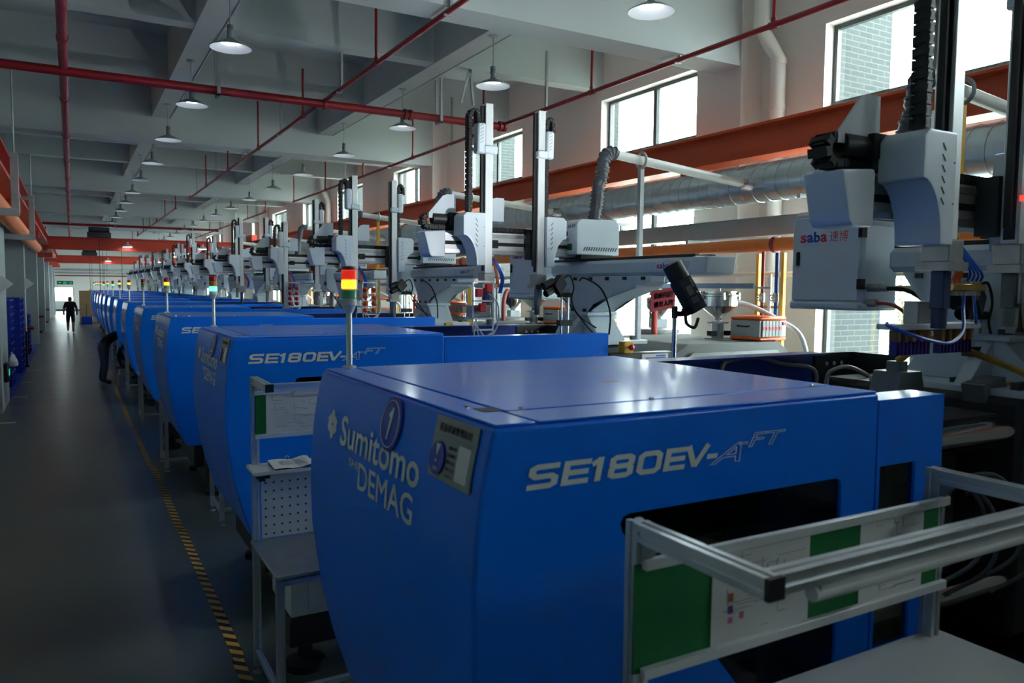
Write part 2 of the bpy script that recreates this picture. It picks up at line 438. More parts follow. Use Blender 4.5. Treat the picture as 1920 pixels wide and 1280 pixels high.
GLYPH = {
 'S': [[(.97,.89),(.25,.89),(.12,.80),(.12,.62),(.25,.5),(.75,.5),(.88,.40),(.88,.20),(.75,.11),(.03,.11)]],
 'E': [[(.11,0),(.11,1)], [(.0,.89),(1,.89)], [(.11,.5),(.95,.5)], [(0,.11),(1,.11)]],
 '1': [[(.62,0),(.62,1)], [(.10,.72),(.62,.90)]],
 '8': [[(.25,.89),(.75,.89),(.88,.8),(.88,.62),(.75,.51),(.25,.51),(.12,.62),(.12,.8),(.25,.89)], [(.25,.51),(.75,.51),(.88,.4),(.88,.2),(.75,.11),(.25,.11),(.12,.2),(.12,.4),(.25,.51)]],
 '0': [[(.25,.89),(.75,.89),(.88,.77),(.88,.23),(.75,.11),(.25,.11),(.12,.23),(.12,.77),(.25,.89)]],
 'V': [[(.08,1),(.46,.06)], [(.46,.06),(.92,1)]],
 '-': [[(0,.42),(1,.42)]]}
def stroke_text(items, h, wx, wz, shear, x0, z0):
    """bold extended lettering from thick strokes; items = (char, x, width)"""
    V = []; F = []
    for ch, gx, gw in items:
        for pl in GLYPH[ch]:
            P = [Vector((gx + u*gw, z*h)) for u, z in pl]
            closed = (P[0]-P[-1]).length < 1e-6
            n = len(P); L = []
            for i, p in enumerate(P):
                a = P[i-1] if i else (P[-2] if closed else None); b = P[i+1] if i < n-1 else (P[1] if closed else None)
                d1 = (p-a).normalized() if a is not None else None; d2 = (b-p).normalized() if b is not None else None
                d = d1 if d2 is None else (d2 if d1 is None else (d1+d2).normalized())
                nn = Vector((-d.y, d.x)); k = 1.0
                if d1 is not None and d2 is not None: k = 1/max(.55, nn.dot(Vector((-d1.y, d1.x))))
                L.append((p + Vector((nn.x*wx*.5, nn.y*wz*.5))*k, p - Vector((nn.x*wx*.5, nn.y*wz*.5))*k))
            o = len(V)
            for a, b in L: V += [(x0+a.x+shear*a.y, z0+a.y, 0), (x0+b.x+shear*b.y, z0+b.y, 0)]
            F += [(o+2*i, o+2*i+1, o+2*i+3, o+2*i+2) for i in range(n-1)]
    me = bpy.data.meshes.new('lettering'); me.from_pydata(V, [], F); return me

def bbox(me):
    xs = [v.co.x for v in me.vertices]; ys = [v.co.y for v in me.vertices]
    return min(xs), max(xs), min(ys), max(ys)

def fit_text(body, x0, x1, y0, y1, **kw):
    """text mesh squeezed into a rectangle of its own XY plane"""
    me = text_mesh(body, **kw); a, b, c, d = bbox(me)
    for v in me.vertices:
        v.co.x = x0 + (v.co.x-a)/(b-a)*(x1-x0); v.co.y = y0 + (v.co.y-c)/(d-c)*(y1-y0)
    return me

def remap(me, fn, m):
    for v in me.vertices: v.co = Vector(fn(v.co.x, v.co.y, v.co.z))
    me.materials.clear(); me.materials.append(m)
    return me

def to_g(me):
    g = G(); g.v = [tuple(v.co) for v in me.vertices]; g.f = [tuple(p.vertices) for p in me.polygons]; return g

ORD = ['nearest', 'second', 'third', 'fourth', 'fifth', 'sixth', 'seventh', 'eighth', 'ninth', 'tenth', 'eleventh', 'twelfth', 'thirteenth', 'fourteenth', 'fifteenth', 'sixteenth', 'seventeenth', 'eighteenth', 'nineteenth', 'twentieth']
def nth(k): return 'nearest' if k == 0 else ORD[k]

def struct(name, g, m, label, cat, **kw):
    return tag(obj(name, g, m, **kw), label, cat, kind='structure')

# ------------------------------------------------------------------ building shell
WX, LX, Y0, Y1, SLAB = 7.27, -1.75, -8.0, 77.0, 6.1
PITCHM, MY0, NM = 3.66, 1.71, 13
struct('floor', G().box(LX-0.2, WX+0.25, Y0, Y1+0.2, -0.2, 0.0), floor_m, 'dark grey-green polished epoxy floor of the hall', 'floor')
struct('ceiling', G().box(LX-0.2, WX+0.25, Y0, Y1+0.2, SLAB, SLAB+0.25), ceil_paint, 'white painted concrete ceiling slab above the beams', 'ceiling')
# right wall with two tiers of windows
bays = [9*n for n in range(-2, 8)]
wins = []
for b in bays:
    for (a, c) in ((7.8+b, 10.05+b), (12.5+b, 14.9+b)):
        if a > -6 and c < Y1-0.5: wins.append((a, c))
ZL0, ZL1, ZU0, ZU1 = 0.95, 3.86, 4.37, 5.27
g = G(); xs = (WX, WX+0.25)
g.box(*xs, Y0, Y1, 0, ZL0).box(*xs, Y0, Y1, ZL1, ZU0).box(*xs, Y0, Y1, ZU1, SLAB)
prev = Y0
for (a, c) in wins + [(Y1, Y1)]:
    g.box(*xs, prev, a, ZU0, ZU1)
    g.box(*xs, prev, a, ZL0, ZL1)
    if a < 3: g.box(*xs, a, c, ZL0, ZL1)  # unseen lower openings filled in to cut light on the nearest machine
    prev = c
struct('wall_right', g, wall_paint, 'white plastered right wall pierced by two tiers of windows', 'wall')
def window(idx, a, c, z0, z1, up, n):
    x = WX+0.17; fw = 0.05
    lab = '%s dark framed window, %s from the camera along the right wall' % ('high' if up else 'tall lower', nth(n)) if n >= 0 else 'unseen high window behind the camera, kept for its light, %s one' % ('nearer' if a > -3 else 'farther')  # unseen windows behind the camera are kept to light the foreground
    w = thing('window_%d' % idx, lab, 'window', base=(x, (a+c)/2, z0), kind='structure')
    f = G().box(x-.03, x+.03, a, a+fw, z0, z1).box(x-.03, x+.03, c-fw, c, z0, z1).box(x-.03, x+.03, a+fw, c-fw, z0, z0+.07).box(x-.03, x+.03, a+fw, c-fw, z1-fw, z1)
    obj('window_frame', f, frame_dark, w)
    mid = (a+c)/2
    obj('mullion', G().box(x-.03, x+.03, mid-.035, mid+.035, z0+.07, z1-fw), frame_dark, w)
    for (p, q) in ((a+fw, mid-.035), (mid+.035, c-fw)):
        obj('pane', G().box(x-.004, x+.004, p, q, z0+.07, z1-fw), glass, w)
    if not up:
        obj('transom', G().box(x-.028, x+.028, a+fw, c-fw, 2.35, 2.41), frame_dark, w)
i = 1; vis = [w for w in wins if w[1] > 3]
for k, (a, c) in enumerate(wins):
    n = k - (len(wins) - len(vis))
    if n < 0 and k < len(wins)-len(vis)-3: pass
    window(i, a, c, ZU0, ZU1, True, n if n >= 0 else -1); i += 1
    if a > 3: window(i, a, c, ZL0, ZL1, False, n if n >= 0 else -1); i += 1
# columns along the right wall and left wall, ceiling beams
cols = [6.78+b for b in bays if Y0 < 6.78+b < Y1-1]
for k, y in enumerate(cols):
    if y < 2: continue
    n = k - sum(1 for q in cols if q < 2)
    struct('column', G().box(6.92, WX+.02, y, y+.75, 0, SLAB), wall_paint, 'white square column against the right wall, %s from the camera' % nth(n), 'column')
mains = [6.8+b for b in bays if Y0 < 6.8+b < Y1]
k = 0
for b in mains:
    near = b < 2
    lab = 'deep white concrete beam across the hall, %s' % ('behind the camera' if near else nth(k) + ' from the camera')
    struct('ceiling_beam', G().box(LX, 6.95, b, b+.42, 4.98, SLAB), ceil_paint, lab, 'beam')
    if not near: k += 1
k = 0
for b in mains:
    for d in (3.2, 6.2):
        if b+d > 2 and b+d < Y1-1:
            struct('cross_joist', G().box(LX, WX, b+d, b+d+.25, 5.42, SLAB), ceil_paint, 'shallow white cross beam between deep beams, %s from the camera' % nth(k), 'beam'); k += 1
for x0, lab in ((1.35, 'over the aisle lamps'), (4.40, 'over the machine lamps')):
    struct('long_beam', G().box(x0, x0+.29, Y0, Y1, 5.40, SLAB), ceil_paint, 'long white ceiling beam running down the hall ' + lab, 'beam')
# end wall with door opening and far window light
g = G().box(LX, -1.37, Y1, Y1+.2, 0, SLAB).box(0.12, WX, Y1, Y1+.2, 0, SLAB).box(-1.37, 0.12, Y1, Y1+.2, 2.03, SLAB)
struct('wall_end', g, wall_paint, 'white end wall with a bright doorway at the aisle end', 'wall')
d = thing('door_1', 'glazed doorway at the far end of the aisle under the exit sign', 'door', base=(-.62, Y1, 0), kind='structure')
obj('door_frame', G().box(-1.37, -1.31, Y1+.04, Y1+.12, 0, 2.03).box(.06, .12, Y1+.04, Y1+.12, 0, 2.03).box(-1.31, .06, Y1+.04, Y1+.12, 1.97, 2.03).box(-1.08, -1.02, Y1+.05, Y1+.11, .86, 1.97), frame_light, d)
obj('lower_panel', G().box(-1.31, .06, Y1+.06, Y1+.10, .0, .86), white_pl, d)
obj('pane', G().box(-1.31, -1.08, Y1+.075, Y1+.085, .86, 1.97), glass, d)
obj('pane', G().box(-1.02, .06, Y1+.075, Y1+.085, .86, 1.97), glass, d)
struct('wall_back', G().box(LX, WX+.25, Y0-.2, Y0, 0, SLAB), wall_paint, 'plain white wall behind the camera', 'wall')
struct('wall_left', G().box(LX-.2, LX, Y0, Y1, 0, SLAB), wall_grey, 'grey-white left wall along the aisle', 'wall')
struct('baseboard_end', G().box(LX, WX, Y1-.02, Y1, 0, .12), black_steel, 'dark skirting along the end wall', 'baseboard')
lp = [16.6, 25.5, 34.6, 43.6, 52.6, 61.6, 70.6]
for k, y in enumerate([7.6, -1.4] + lp):
    lab = 'white pillar on the left of the aisle, %s' % (('beside the camera' if k == 0 else 'behind the camera') if k < 2 else ORD[k-2] + ' in view')
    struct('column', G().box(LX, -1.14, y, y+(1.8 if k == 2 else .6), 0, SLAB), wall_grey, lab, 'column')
struct('trim_1', G().box(-1.75, -1.13, 18.45, 35.0, .0, .006), blue_dark, 'blue painted storage strip on the floor by the left wall', 'floor marking')
# outside: ground, tiled pilasters, trees
struct('ground', G().box(WX+.3, 60, -40, 120, -.5, -.3).box(-60, WX, 78, 120, -.5, -.3), ground_out, 'pale concrete yard outside the windows', 'ground')
pl = []
for b in bays:
    pl += [(5.98+b, 7.72+b, 1.0), (10.1+b, 12.45+b, .12)]
k = 0
for (a, c, dd) in pl:
    if a < 0 or a > 40: continue
    struct('facade_pilaster', G().box(WX+.26, WX+.26+dd, a, c, -.3, 7.5), tile_m, '%s grey tiled pilaster outside, %s from the camera' % ('deep' if dd > .5 else 'shallow', nth(k)), 'pilaster'); k += 1

# ------------------------------------------------------------------ injection moulding machines
PROF = [(2.0, .92), (1.86, .889), (1.73, .872), (1.55, .861), (1.34, .867), (1.05, .908), (.84, .958), (.62, 1.03), (.585, 1.06)]
def prof_x(z):
    for (z0, x0), (z1, x1) in zip(PROF, PROF[1:]):
        if z >= z1: return x0 + (z0-z)/(z0-z1)*(x1-x0)
    return PROF[-1][1]
MW = 1.54      # machine width along the hall
WIN = [(1.36, 1.715), (2.245, 1.715), (2.262, 1.708), (2.27, 1.69), (2.27, 1.0), (2.25, .97), (1.93, .97), (1.90, .985), (1.335, 1.665), (1.328, 1.69), (1.338, 1.708)]

def cover_mesh():
    fine = []
    for i in range(25):
        z = 1.992 - (1.992-.585)*i/24; fine.append((prof_x(z) if z < 1.99 else .92, z))
    poly = fine + [(2.455, .585), (2.455, 1.992)]
    a = bpy.data.objects.new('a', G().prism(poly, 'y', 0, MW).mesh('cover_body', blue, smooth=False)); COL.objects.link(a)
    c = bpy.data.objects.new('c', G().prism(WIN, 'y', -.2, MW-.12).mesh('c', None, smooth=False)); COL.objects.link(c)
    bv = a.modifiers.new('b', 'BEVEL'); bv.width = .012; bv.segments = 3; bv.limit_method = 'ANGLE'; bv.angle_limit = math.radians(40)
    bo = a.modifiers.new('x', 'BOOLEAN'); bo.object = c; bo.operation = 'DIFFERENCE'; bo.solver = 'EXACT'
    dg = bpy.context.evaluated_depsgraph_get(); dg.update()
    me = bpy.data.meshes.new_from_object(a.evaluated_get(dg))
    bpy.data.objects.remove(a); bpy.data.objects.remove(c)
    crisp_normals(me)
    return me

def front_map(x, y, z):      # text plane -> curved front face, x runs towards the camera
    Z = y
    return (prof_x(Z) - .0025 - z, (4.0 - x) - MY0, Z)     # x = 4 - worldY
def side_map(x, y, z): return (x, -.0025 - z, y)

def logo_mesh():
    # four-lobed notched mark with a small lozenge hole
    P = []
    lob = [(0,1.0),(.16,.86),(.22,.60),(.40,.55),(.48,.42),(.55,.40),(.60,.22),(.52,.1),(.56,0)]
    q = lob + [(x,-y) for x,y in lob[::-1]][1:]
    P = q + [(-x,-y) for x,y in q][1:-1]
    H = [(0,.16),(.1,0),(0,-.16),(-.1,0)]
    cx, cy = 4.0-2.975, 1.808
    bm = bmesh.new()
    def ringv(pts, s): return [bm.verts.new((cx+x*.098*s, cy+y*.058*s, 0)) for x, y in pts]
    o = ringv(P, 1); h = ringv(H, 1)
    ed = [bm.edges.new((o[i], o[(i+1) % len(o)])) for i in range(len(o))] + [bm.edges.new((h[i], h[(i+1) % 4])) for i in range(4)]
    bmesh.ops.triangle_fill(bm, use_beauty=True, edges=ed)
    me = bpy.data.meshes.new('logo'); bm.to_mesh(me); bm.free()
    return remap(me, front_map, print_white)

def lazy(key, fn):
    if key not in CACHE: CACHE[key] = fn()
    return CACHE[key]

LIT = ['a', 'g', 'a', '-', 'a', 'a', 'g', 'a', 'g', 'a', 'a', 'a', 'g']
def machine(k):
    oy = MY0 + PITCHM*k
    look = [', number one disc on front', ', number two disc on front'][k] if k < 2 else ''
    state = {'a': 'amber', 'g': 'green', '-': 'unlit'}[LIT[k]]
    t = thing('injection_moulding_machine', '%s blue moulding machine from the camera, %s stack light%s' % (nth(k), state, look), 'machine',
              'blue moulding machines in a row', base=(1.7, oy+MW/2, 0), origin=(0, oy, 0))
    near = k < 4
    obj('cover_body', lazy('cover', cover_mesh), blue, t, key='cover')
    obj('front_top_strip', lambda: G().box(.93, 1.052, .01, MW-.01, 1.992, 2.0, .003), blue, t, key='m_fts')
    obj('side_top_strip', lambda: G().box(1.06, 2.45, .008, .19, 1.992, 2.0, .003), blue, t, key='m_sts')
    obj('top_lid', lambda: G().box(1.062, 2.45, .197, MW-.01, 1.992, 2.001, .003), blue, t, key='m_lid')
    def slotg():
        g = G().box(1.0, 1.06, .205, .275, 2.0005, 2.0015); return g
    obj('lid_slot', slotg, groove, t, key='m_slot')
    def screws():
        g = G()
        for x, y in ((1.0, 1.45), (1.0, .32), (1.12, .21), (1.6, .205), (2.36, .21), (1.2, 1.5), (1.75, 1.5), (2.3, 1.5), (2.4, .85)):
            g.lathe([(.009, 0), (.008, .004), (0, .006)], (x, y, 2.0005), 8)
        return g
    if near: obj('lid_screws', screws, steel, t, key='m_scr')
    if k == 0: obj('warning_sticker', lambda: G().box(1.72, 1.79, .62, .64, 2.0012, 2.0016), print_brown, t, key='m_stk')
    # window pane, dark works behind it
    obj('window_pane', lambda: G().prism([(x*1.0, z) for x, z in WIN], 'y', .012, .018), glass_smoke, t, key='m_pane')
    def works():
        g = G().box(1.66, 2.24, .5, 1.2, 1.0, 1.66)
        g.box(1.75, 2.2, .3, .5, 1.05, 1.25).cyl((1.5, .35, 1.3), (2.25, .35, 1.3), .05, n=10).cyl((1.5, .75, 1.45), (1.7, .75, 1.45), .09, n=12)
        return g
    obj('clamp_works', works, black_steel, t, key='m_works')
    # sliding safety door and its window
    xr = 2.84 if k == 0 else 4.0
    def door():
        g = G(); a, b, c, d = 2.475, 2.68, 1.73, 1.06
        g.box(2.457, a, 0, .03, .62, 1.955).box(b, xr, 0, .03, .62, 1.955).box(a, b, 0, .03, c, 1.955).box(a, b, 0, .03, .62, d)
        if k: pass
        g.box(2.457, xr, 0, .14, 1.955, 1.968)
        return g
    dr = obj('sliding_door', door, blue, t, key='m_door%d' % (k == 0), bevel=.0)
    obj('door_pane', lambda: G().box(2.475, 2.68, .012, .018, 1.06, 1.73), glass_smoke, t, key='m_dpane')
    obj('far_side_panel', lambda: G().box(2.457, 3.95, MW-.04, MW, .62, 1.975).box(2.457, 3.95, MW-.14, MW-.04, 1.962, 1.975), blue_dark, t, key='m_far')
    def perf():
        g = G().box(3.95, 4.33, MW-.05, MW-.02, 1.70, 1.965).box(4.3, 4.33, MW-.35, MW-.05, 1.70, 1.965)
        return g
    obj('black_end_panel', perf, black_steel, t, key='m_perf')
    if near:
        def holes():
            g = G()
            for i in range(3): g.cyl((4.06+i*.07, MW-.055, 1.90), (4.06+i*.07, MW-.049, 1.90), .013, n=10)
            return g
        obj('panel_holes', holes, white_pl, t, key='m_holes')
    # press works: platens, tie bars
    obj('moving_platen', lambda: G().box(2.6, 2.95, .28, MW-.25, .75, 1.72, .03), iron, t, key='m_mp')
    obj('fixed_platen', lambda: G().box(3.82, 4.45, .22, MW-.2, .7, 1.85, .03), iron, t, key='m_fp')
    for y in (.30, MW-.38):
        for z in (1.70, .98):
            obj('tie_bar', lambda: G().cyl((2.5, 0, 0), (3.85, 0, 0), .058, n=20), chrome, t, key='m_tb', loc=(0, y, z))
    if near:
        obj('mould_half', lambda: G().box(2.97, 3.25, .5, 1.1, .95, 1.6, .01), steel_dull, t, key='m_mh1')
        obj('mould_half', lambda: G().box(3.5, 3.8, .5, 1.1, .95, 1.6, .01), steel_dull, t, key='m_mh2')
    obj('base_frame', lambda: G().box(1.25, 6.25, .08, MW-.08, .14, .60).box(1.15, 1.25, .2, MW-.2, .3, .56), black_steel, t, key='m_base')
    def foot(): return G().lathe([(.11, .0), (.11, .045), (.07, .06), (.025, .06), (.025, .2)], (0, 0, 0), 16)
    for x in (1.35, 3.0, 4.6, 6.0):
        for y in (.10, MW-.10):
            if k < 6 or x < 2: obj('levelling_foot', foot, black_rub, t, key='m_foot', loc=(x, y, 0))
    def inj():
        g = G().prism([(4.7, .6), (6.3, .6), (6.3, 1.74), (6.15, 1.84), (4.95, 1.84), (4.7, 1.70)], 'y', .05, MW-.1)
        return g
    obj('injection_cover', inj, inj_grey, t, key='m_inj', bevel=.015)
    obj('injection_side_panel', lambda: G().prism([(4.75, .7), (6.2, .7), (6.2, 1.68), (6.1, 1.76), (5.0, 1.76), (4.75, 1.62)], 'y', .02, .048), grey_box, t, key='m_injs')
    obj('barrel_guard', lambda: G().box(4.45, 4.72, .35, MW-.4, 1.15, 1.6, .03), black_steel, t, key='m_bg')
    # hopper loader on the barrel
    hx, hy = 5.78, .52
    hop = obj('hopper', lambda: G().lathe([(.03, 2.02), (.035, 2.06), (.19, 2.18), (.2, 2.185), (.2, 2.28), (.212, 2.285), (.212, 2.30), (.19, 2.31), (.19, 2.335), (.1, 2.35), (0, 2.35)], (hx, hy, 0), 28), steel, t, key='m_hop')
    obj('sight_tube', lambda: G().cyl((hx, hy, 1.84), (hx, hy, 2.03), .062, n=16).box(hx-.09, hx+.09, hy-.09, hy+.09, 1.83, 1.855).box(hx-.075, hx+.075, hy-.075, hy+.075, 2.005, 2.02), steel_dull, t, key='m_sight')
    if near:
        def clips():
            g = G()
            for i in range(6):
                a = i*PI/3; g.box(hx+.205*math.cos(a)-.012, hx+.205*math.cos(a)+.012, hy+.205*math.sin(a)-.012, hy+.205*math.sin(a)+.012, 2.25, 2.32)
            g.cyl((hx, hy, 2.35), (hx, hy, 2.42), .02, n=8)
            return g
        obj('hopper_clamps', clips, steel_dull, t, key='m_clips')
        obj('level_sensor', lambda: G().box(hx-.15, hx-.07, hy-.06, hy, 1.88, 1.93).box(hx+.06, hx+.14, hy-.06, hy, 1.88, 1.93), black_pl, t, key='m_sens')
    # lettering
    obj('model_lettering', lazy('t_model', lambda: remap(stroke_text([('S', 0, .098), ('E', .110, .088), ('1', .198, .05), ('8', .262, .088), ('0', .362, .090), ('E', .464, .080), ('V', .540, .092), ('-', .628, .042)], .066, .021, .0145, .24, 1.012, 1.822), side_map, print_white)), None, t, key='t_model')
    obj('model_suffix_a', lazy('t_sa', lambda: remap(fit_text('A', 1.655, 1.79, 1.822, 1.882, shear=.5, outline=.012), side_map, print_white)), None, t, key='t_sa')
    obj('model_suffix_ft', lazy('t_sf', lambda: remap(fit_text('-FT', 1.775, 1.985, 1.862, 1.906, shear=.3, outline=.016), side_map, print_white)), None, t, key='t_sf')
    if k < 6:
        obj('maker_mark', lazy('t_logo', logo_mesh), None, t, key='t_logo')
        obj('maker_lettering', lazy('t_sumi', lambda: remap(fit_text('Sumitomo', 4-2.862, 4-2.095, 1.748, 1.862, bold=.02, res=3), front_map, print_white)), None, t, key='t_sumi')
        obj('maker_small_lettering', lazy('t_shi', lambda: remap(fit_text('SHI', 4-2.735, 4-2.635, 1.695, 1.725, bold=.012), front_map, print_white)), None, t, key='t_shi')
        obj('maker_second_line', lazy('t_demag', lambda: remap(fit_text('DEMAG', 4-2.625, 4-2.12, 1.632, 1.728, bold=.012, res=3), front_map, print_white)), None, t, key='t_demag')
    if k < 2:
        dsc = obj('number_disc', lazy('m_disc', lambda: disc_mesh(2.365, 1.905, .088, .006, blue_disc)), None, t, key='m_disc')
        def ringm():
            g = G()
            n = 40
            P = []
            for i in range(n):
                a = 2*PI*i/n; P.append((4-2.365 + .075*math.cos(a), 1.905 + .075*math.sin(a), .0085))
            g.tube(P + [P[0]], .0016, 5); return remap(g.mesh('r', None), front_map, print_white)
        obj('disc_rim', lazy('m_rim', ringm), None, dsc, key='m_rim', loc=None)
        obj('disc_digit', remap(fit_text('2', 4-2.365-.036, 4-2.365+.036, 1.855, 1.958, bold=.02) if k else stroke_text([('1', 0, .036)], .104, .016, .016, .14, 4-2.395, 1.853), lambda x, y, z: front_map(x, y, z+.0078), print_white), None, dsc)
        pl = obj('status_plate', lazy('m_plate', lambda: rect_mesh(1.765, 2.03, 1.815, 1.985, .004, plate_grey)), None, t, key='m_plate')
        obj('plate_heading', remap(fit_text('设备状态管理标识', 4-2.0, 4-1.795, 1.946, 1.968, bold=.02), lambda x, y, z: front_map(x, y, z+.005), black_print), None, pl)
        obj('plate_rule', rect_mesh(1.775, 2.02, 1.933, 1.9345, .0045, print_grey), None, pl)
        for i, w in enumerate(('设备名称', '设备编号', '操作人员', '维护人员', '负责人')):
            obj('plate_line', remap(fit_text(w, 4-1.918, 4-1.868, 1.905-i*.019, 1.915-i*.019, bold=.01), lambda x, y, z: front_map(x, y, z+.005), black_print), None, pl)
        obj('plate_paper', rect_mesh(1.785, 1.855, 1.832, 1.925, .006, paper), None, pl)
        dl = obj('status_dial', disc_mesh(1.972, 1.872, .046, .011, blue_disc), None, pl)
        obj('dial_pointer', remap(tri_mesh([(4-1.985, 1.912), (4-1.957, 1.912), (4-1.972, 1.877)]), lambda x, y, z: front_map(x, y, .0115), print_white), None, dl)
        obj('dial_arrow', remap(tri_mesh([(4-1.978, 1.862), (4-1.966, 1.862), (4-1.972, 1.874)]), lambda x, y, z: front_map(x, y, .0115), print_white), None, dl)
        obj('dial_caption', remap(fit_text('设备运行', 4-1.99, 4-1.954, 1.838, 1.85), lambda x, y, z: front_map(x, y, .0115), print_white), None, dl)
    # stack light
    st = obj('stack_light_pole', lambda: G().cyl((1.03, 1.52, 2.0), (1.03, 1.52, 2.255), .0125, n=12).lathe([(.03, 2.0), (.03, 2.006), (.013, 2.012)], (1.03, 1.52, 0), 14), alu, t, key='m_pole')
    obj('lamp_base', lambda: G().lathe([(.016, 2.235), (.029, 2.265), (.033, 2.27), (.033, 2.295)], (1.03, 1.52, 0), 18), white_pl, st, key='m_lb', loc=None)
    seg = {'a': (lens_green, lit_amber, lens_red), 'g': (lit_green, lens_amber, lens_red), '-': (lens_green, lens_amber, lens_red)}[LIT[k]]
    for i, (nm, m) in enumerate(zip(('green_lens', 'amber_lens', 'red_lens'), seg)):
        z = 2.297 + i*.041
        if i == 2 and LIT[k] == 'a' and k == 0: m = lit_red
        obj(nm, (lambda z=z: G().lathe([(.029, z), (.032, z+.003), (.032, z+.036), (.029, z+.039)], (1.03, 1.52, 0), 18)), m, st, key='m_seg%d%s' % (i, m.name), loc=None)
    obj('lamp_cap', lambda: G().lathe([(.032, 2.42), (.032, 2.426), (.026, 2.434), (0, 2.436)], (1.03, 1.52, 0), 18), red_drk, st, key='m_cap', loc=None)
    return t

def disc_mesh(y, z, r, th, m):
    g = G(); n = 36; V = []; F = []
    for h in (0.0, th):
        for i in range(n):
            a = 2*PI*i/n; V.append((4-y+r*math.cos(a), z+r*math.sin(a), h))
    F = [tuple(range(n)), tuple(range(2*n-1, n-1, -1))] + [(i, (i+1) % n, n+(i+1) % n, n+i) for i in range(n)]
    g.add(V, F); me = g.mesh('disc', None, smooth=False)
    return remap(me, front_map, m)
def rect_mesh(y0, y1, z0, z1, th, m):
    g = G(); n = 6
    for i in range(n):
        a = z0 + (z1-z0)*i/n; b = z0 + (z1-z0)*(i+1)/n
        g.box(4-y1, 4-y0, a, b, 0, th)
    return remap(g.mesh('rect', None, smooth=False), front_map, m)
def tri_mesh(P):
    me = bpy.data.meshes.new('tri'); me.from_pydata([(x, y, 0) for x, y in P], [], [(0, 1, 2)]); return me

for k in range(NM): machine(k)

# ------------------------------------------------------------------ take-out robots
def vents(x0, z0, n, dz, y, lean=.018, h=.026, w=.005):
    g = G()
    for i in range(n):
        z = z0 - i*dz
        g.prism([(x0, z), (x0+w, z), (x0+w+lean, z-h), (x0+lean, z-h)], 'y', y-.0015, y+.002)
    return g
def chain_links(path, w, h, n, axis):
    """list of (centre, tangent) for n links evenly along a polyline"""
    P = [Vector(p) for p in path]
    L = [0]
    for a, b in zip(P, P[1:]): L.append(L[-1] + (b-a).length)
    out = []
    for i in range(n):
        s = (i+.5)/n*L[-1]
        j = max(q for q in range(len(L)) if L[q] <= s); j = min(j, len(P)-2)
        t = (s-L[j])/(L[j+1]-L[j]); out.append((P[j].lerp(P[j+1], t), (P[j+1]-P[j]).normalized()))
    return out, L[-1]/n
def energy_chain(root, path, w, h, n, key, split, side=(0,1,0)):
    links, ln = chain_links(path, w, h, n, None)
    side = Vector(side)
    core = G()
    for c, d in links:
        up = side.cross(d).normalized(); core.obox(c, d*ln*.5, side*w*.32, up*h*.32)
    ch = obj('energy_chain', core, chain_black, root, key=key+'c')
    g = G()
    for i, (c, d) in enumerate(links):
        up = side.cross(d).normalized()
        q = g if not split else G()
        q.obox(c+side*w*.42, d*ln*.44, side*w*.08, up*h*.5); q.obox(c-side*w*.42, d*ln*.44, side*w*.08, up*h*.5)
        q.obox(c+up*h*.42, d*ln*.22, side*w*.5, up*h*.09); q.obox(c-up*h*.42, d*ln*.22, side*w*.5, up*h*.09)
        if split: obj('link', q, chain_black, ch, smooth=False)
    if not split: obj('links', g, chain_black, ch, key=key+'l', smooth=False)
    return ch

def saba(parent, x, y0, y1, z0, z1, face='x', key=None):
    """red and blue lowercase logo with two red characters; runs along -Y on a face looking to the aisle"""
    def mp(a, b, c): return (x - .002 - c, -a, b)
    w = y1-y0
    lab = obj('maker_label', G().box(x-.0012, x+.001, y0-.012, y1+.012, z0-.012, z1+.012), robot_white, parent)
    for i, ch in enumerate('saba'):
        a = -y1 + w*.58*i/4; b = a + w*.58/4*.95
        m = (print_red, print_blue, print_blue, print_red)[i]
        hh = z1 - (z1-z0)*(.25 if ch != 'b' else 0)
        obj('logo_letter', remap(fit_text(ch, a, b, z0, hh, bold=.03), mp, m), None, lab)
    obj('logo_characters', remap(fit_text('速博', -y1+w*.63, -y0, z0, z1), mp, print_red), None, lab)

